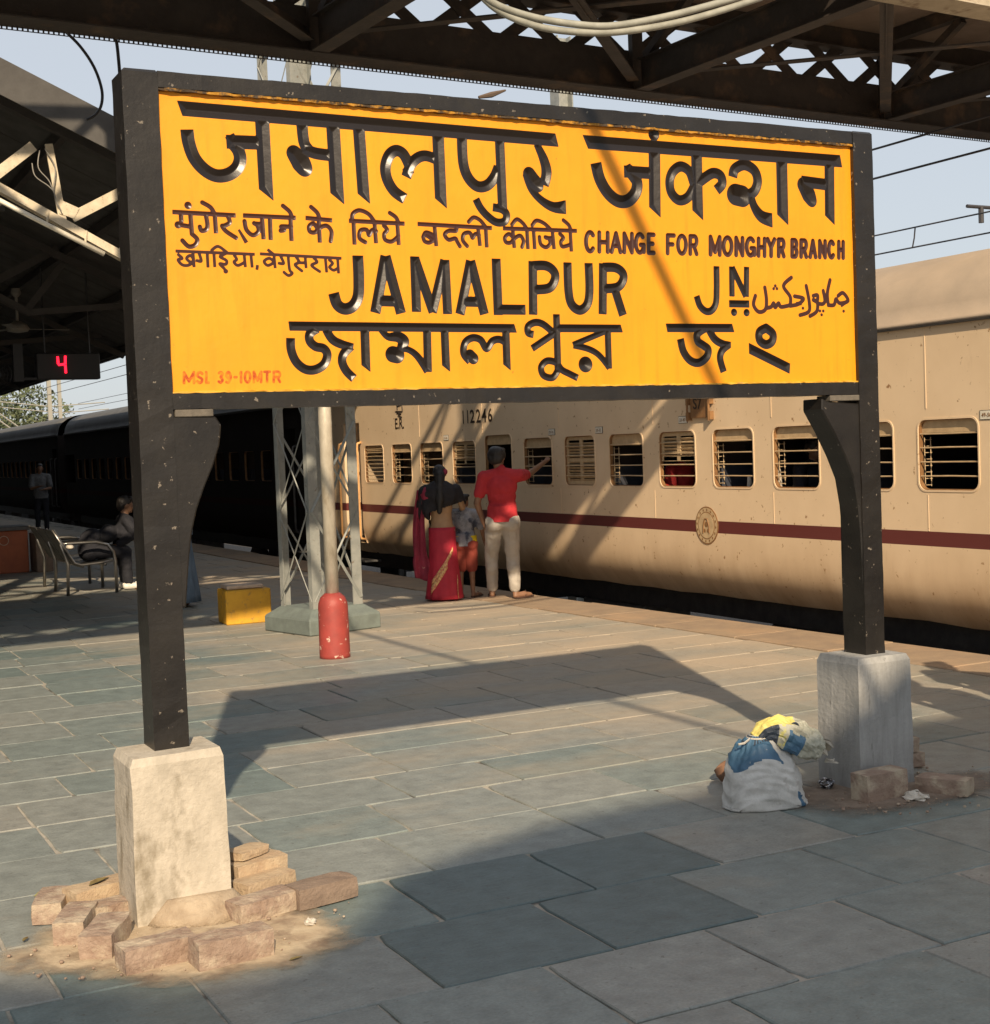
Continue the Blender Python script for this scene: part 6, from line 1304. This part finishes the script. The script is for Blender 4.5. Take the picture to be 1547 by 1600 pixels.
def sandals(root, J, H, m='sandal'):
    for a in 'RL':
        an, to = J['an' + a], J['to' + a]; hl = Vector((an.x, an.y - .03 * H, 0)); t = Vector((to.x, to.y, 0)); d = (t - hl).normalized(); sd_ = Vector((d.y, -d.x, 0)); mb = MB()
        P = [hl - sd_ * .018 * H, hl + sd_ * .018 * H, hl.lerp(t, .6) + sd_ * .027 * H, t + d * .02 * H + sd_ * .018 * H, t + d * .02 * H - sd_ * .018 * H, hl.lerp(t, .6) - sd_ * .027 * H]
        mb.prism([(q.x, q.y, 0.001) for q in P], (0, 0, 0.014)); mb.tube([hl.lerp(t, .55) - sd_ * .026 * H + Vector((0, 0, .01)), hl.lerp(t, .7) + Vector((0, 0, .045 * H)), hl.lerp(t, .55) + sd_ * .026 * H + Vector((0, 0, .01))], .006, 5)
        o = mb.build('sandal', m, None); o.parent = root
def to_local(root, p):
    c, s = math.cos(-root[1]), math.sin(-root[1]); d = Vector(p) - Vector(root[0]); return Vector((d.x * c - d.y * s, d.x * s + d.y * c, d.z))
PZ = 0.012
# man in red shirt, back to us, right arm reaching to the window bars
H = 1.67; loc = (7.17, 13.74, PZ); rz = R(-34); LO = (loc, rz)
fR, fL = to_local(LO, gr(806, 936)), to_local(LO, gr(770, 934)); wr = to_local(LO, onX(851, 722, 8.06)); el = to_local(LO, onX(826, 741, 7.62))
J = stand(H, 0.07, wrR=wr, elR=el, anR=(fR.x, fR.y, .075), anL=(fL.x, fL.y, .075), toR=(fR.x + .15, fR.y + .10, .028), toL=(fL.x - .03, fL.y + .17, .028), knR=(fR.x * .85, fR.y * .6 + .03, .475), knL=(fL.x * .9, fL.y * .6 + .03, .475),
          elL=(-.27, -.03, 1.06), wrL=(-.215, .05, .84), head=(-.035, .03, 1.545), look=(.3, 1, -.05))
man = person(loc, rz, 'person in red polo shirt and grey trousers reaching to a train window', J, H); shirt(man, J, H, 'red_shirt', .62, .012, .009); trousers(man, J, H, 'grey_trousers', .985, .013); hair_short(man, J, H, bulk=1.20); sandals(man, J, H)
# woman in a red sari with black wrap and long hair, back to us
H = 1.50; loc = (6.70, 14.30, PZ); rz = R(-30); J = stand(H, 0.04, head=(0.0, .02, 1.39), look=(.15, 1, -.1), elR=(.235, .06, 1.01), wrR=(.20, .22, .98), elL=(-.235, .02, .99), wrL=(-.24, .10, .78))
wom = person(loc, rz, 'person in red sari with gold border and black wrap, back to camera', J, H, skin='skin_pale')
mb = MB(); rings = []; nK = 48                              # skirt with folds
def skirt_r(z):
    t = z / 0.80; return (.150 + .060 * (1 - t) ** 1.2 - .012 * math.sin(t * 3.1), .105 + .075 * (1 - t) ** 1.1)
def skirt_pt(z, th, off=0.0):
    a, b = skirt_r(z); f = 1 + (.035 * math.sin(9 * th + 2.2 * (1 - z)) + .025 * math.sin(14 * th + 5 * z)) * (1 - z / .85); return Vector(((a + off) * f * math.cos(th), (b + off) * f * math.sin(th), z))
for z in np.linspace(0.012, 0.80, 16): rings.append([skirt_pt(z, 2 * math.pi * k / nK) for k in range(nK)])
mb.loft(rings); o = mb.build('sari_skirt', 'sari_red', None, smooth=True); o.parent = wom
for z0, z1, th0, th1, wd in ((.20, .56, R(232), R(318), .055), (.11, .40, R(230), R(290), .085), (.05, .24, R(318), R(330), .08)):
    mb = MB(); A = []; 
    for t in np.linspace(0, 1, 14): z = z0 + (z1 - z0) * t; th = th0 + (th1 - th0) * t; A.append([skirt_pt(max(z - wd / 2, .014), th, .006), skirt_pt(z + wd / 2, th, .006), skirt_pt(z + wd / 2, th, .009), skirt_pt(max(z - wd / 2, .014), th, .009)])
    mb.loft(A); o = mb.build('gold_border', 'gold', None, smooth=True); o.parent = wom
mb = MB(); s = H                                            # black wrap over shoulders and upper arms
torso(J, H, mb, .010); mb.cone(J['shR'], J['elR'], .068, .062); mb.cone(J['shL'], J['elL'], .070, .066); mb.cone(J['elL'], J['wrL'], .055, .04); mb.ball((0, -.055, 1.16), (.19, .085, .17)); mb.ball((-.10, -.04, 1.02), (.12, .08, .14))
me = remesh(mb, 'black_wrap', .011, 'black_cloth', 4, .012); bm = bmesh.new(); bm.from_mesh(me); cut = [v for v in bm.verts if v.co.z < 1.0 + .30 * v.co.x * 1.0 - (.0 if v.co.x > -.12 else .18)]; bmesh.ops.delete(bm, geom=cut, context='VERTS'); bm.to_mesh(me); bm.free(); put(wom, 'black_wrap', me)
mb = MB(); hd = J['head']                                    # long hair and bun, flower
mb.ball(hd + Vector((0, -.012, .02)), (.078, .088, .085)); mb.cone(hd + Vector((0, -.06, -.01)), Vector((.0, -.105, 1.12)), .062, .058); mb.cone(Vector((0, -.105, 1.12)), Vector((-.01, -.12, .98)), .055, .03)
put(wom, 'hair', remesh(mb, 'hair', .009, 'hair', 2, .009))
mb = MB(); mb.ball(hd + Vector((.062, -.055, .02)), (.03, .02, .035)); o = mb.build('hair_flower', 'sari_pink', None, smooth=True); o.parent = wom
mb = MB(); P = []                                            # loose end of the sari hanging at her left
for i, z in enumerate(np.linspace(1.22, .22, 15)):
    w_ = .035 + .040 * math.sin(min(i / 14 * 2.4, 1.57)) + (.02 if i > 10 else 0); x0 = -.215 - .035 * math.sin(i * .22); P.append([Vector((x0 + w_ * u, -.06 + .030 * math.sin(8 * u + i * .35) + .05 * (1 - abs(u)) + dy, z - .04 * u * (i > 12))) for dy in (0, .010) for u in (np.linspace(-1, 1, 9) if dy == 0 else np.linspace(1, -1, 9))])
mb.loft(P); o = mb.build('sari_end', 'sari_pink', None, smooth=True); o.parent = wom
mb = MB(); mb.ball((-.13, -.02, 1.17), (.10, .09, .10)); mb.ball((.10, .0, 1.20), (.09, .09, .07)); o = mb.build('blouse', 'sari_pink', None, smooth=True); o.parent = wom
for sgn in (-1, 1): mb = MB(); mb.cone((sgn * .05, .0, .014), (sgn * .06, .14, .010), .03, .025, 8); mb.v = [(x, y, max(z, .001)) for x, y, z in mb.v]; o = mb.build('sandal', 'sandal', None); o.parent = wom
# boy in front of her
H = 1.16; loc = (7.00, 14.34, PZ); rz = R(-38); J = stand(H, 0.055, elR=(.19, .02, .75), wrR=(.20, .10, .60), toR=(.13, .12, .02), anR=(.07, -.01, .052), look=(.5, 1, 0))
boy = person(loc, rz, 'child in grey shirt and red-brown shorts standing beside the red sari', J, H); shirt(boy, J, H, 'boy_shirt', .8, .0, .014); trousers(boy, J, H, 'shorts_red', .46, .022); hair_short(boy, J, H); sandals(boy, J, H)
mb = MB(); mb.loft([[(.118 * k_ * math.cos(t), .09 * k_ * math.sin(t), z) for t in np.linspace(0, 2 * math.pi, 28, endpoint=False)] for z, k_ in ((.585, 1.10), (.59, 1.16), (.685, 1.12), (.69, 1.06))]); o = mb.build('shirt_hem', 'yellow_cloth', None, smooth=True); o.parent = boy
# seated person on the bench, dark clothes and white shoes
def seated(loc, rz, label, H, top, low, shoe=None, skin='skin', group=None, lean=0.0, vox=.012, hz=.46):
    J = stand(H); dz = hz + .06 - J['hipR'].z
    for k in J:
        if k not in ('look',): J[k] = J[k] + Vector((0, 0, dz))
    for a, q in (('R', 1), ('L', -1)):
        J['kn' + a] = Vector((q * .10, .42, hz + .04)); J['an' + a] = Vector((q * .10, .44, .08)); J['to' + a] = Vector((q * .12, .61, .03)); J['el' + a] = J['sh' + a] + Vector((q * .07, .08 + lean, -.27)); J['wr' + a] = Vector((q * .09, .34, hz + .13))
    for k in ('chest', 'neck', 'head', 'shR', 'shL'): J[k] += Vector((0, lean, -lean * .25))
    r_ = person(loc, rz, label, J, H, skin, group, vox); shirt(r_, J, H, top, 1.5, .0, .012, .012); trousers(r_, J, H, low, 1.0, .012, .012); hair_short(r_, J, H)
    if shoe:
        for a in 'RL':
            mb = MB(); an, to = J['an' + a], J['to' + a]; mb.cone((an.x, an.y - .03, .045), (to.x, to.y, .04), .046, .040, 10); mb.cone(an, (an.x, an.y, .05), .05, .045); mb.v = [(x, y, max(z, .002)) for x, y, z in mb.v]; o = mb.build('shoe', shoe, None, smooth=True); o.parent = r_
    return r_
seated((3.80, 18.80, PZ * .3), R(-90), 'person in dark clothes and white shoes seated on the steel bench', 1.68, 'navy_cloth', 'navy_cloth', 'white_shoe', lean=.46)
# person standing in the shade, light shirt
b_ = onY(68, 850, 36.0); H = 1.68; J = stand(H, elR=(.22, .12, 1.08), wrR=(.06, .24, 1.12), elL=(-.22, .12, 1.08), wrL=(-.06, .24, 1.05)); q = person((b_[0], 36.0, .004), R(175), 'person in pale shirt standing deep in the shade at left', J, H, vox=.012); shirt(q, J, H, 'pale_shirt', .8, .0, .012, .012); trousers(q, J, H, 'navy_cloth', 1.0, .010, .012); hair_short(q, J, H)
# person in a long blue-grey garment half hidden by the left post
b_ = gr(284, 948); H = 1.62; J = stand(H, 0.05); q = person((b_[0], b_[1], .004), R(60), 'person in long blue-grey garment mostly hidden behind the left post', J, H, vox=.012); shirt(q, J, H, 'bluegrey_cloth', 1.5, .0, .012, .012); hair_short(q, J, H)
mb = MB(); mb.loft([[((.10 + .10 * (1 - z / 1.15)) * (1 + .06 * math.sin(9 * t + 3 * z)) * math.cos(t), (.09 + .13 * (1 - z / 1.15)) * (1 + .06 * math.sin(8 * t + 2 * z)) * math.sin(t), z) for t in np.linspace(0, 2 * math.pi, 36, endpoint=False)] for z in np.linspace(.05, 1.1, 12)]); o = mb.build('robe', 'bluegrey_cloth', None, smooth=True); o.parent = q
# passengers inside the coach
for k, (px, top, lab, dx) in enumerate(((1062, 'red_cloth', 'person in red seated behind the half-shuttered coach window', .42), (1150, 'white_cloth', 'person in pale clothes seated behind the coach window left of the right post', .5), (1262, 'navy_cloth', 'person in dark jacket seated behind the window nearest the right post', .5), (985, 'pale_shirt', 'person in grey seated behind the coach window left of the half-shuttered one', .6))):
    y = onX(px, 740, TX + dx)[1]; seated((TX + dx, y - .1, .37), R(0 if k % 2 else 180), lab, 1.5, top, 'navy_cloth', None, hz=.50)
# two people just outside the frame at right: their shadows reach in
for k, (tip, hgt, lab) in enumerate((((1452, 1037), 1.66, 'person out of frame at right, farther from the board, shadow on the platform'), ((1395, 1060), 1.70, 'person out of frame at right, nearer the board, shadow on the platform'))):
    t = gr(*tip); b_ = (t[0] - hgt * sx_, t[1] - hgt * sy_, .004); J = stand(hgt, .06, **({'elR': (.30, .1, 1.15), 'wrR': (.45, .2, 1.35)} if k == 0 else {})); q = person(b_, R(-60), lab, J, hgt, vox=.014); shirt(q, J, hgt, 'pale_shirt', .8, .0, .014, .014); trousers(q, J, hgt, 'navy_cloth', 1.0, .012, .014); hair_short(q, J, hgt)

for px, py, lab in ((1172, 757, 'white cloth bundle on the sill behind the window left of the right post'), (1217, 745, 'white cloth hanging behind the window nearest the right post')):
    q = onX(px, py, TX + .16); mb = MB(); mb.ball((TX + .16, q[1], 1.16), (.05, .07, .05), 10, 8); mb.cone((TX + .16, q[1], 1.16), (TX + .18, q[1] + .03, 1.30 if px < 1200 else 1.42), .035, .02, 8); mb.cone((TX + .17, q[1], 1.16), (TX + .19, q[1], .87), .03, .03, 8); thing(mb, 'cloth_bundle', 'white_cloth', lab, 'cloth', smooth=True)
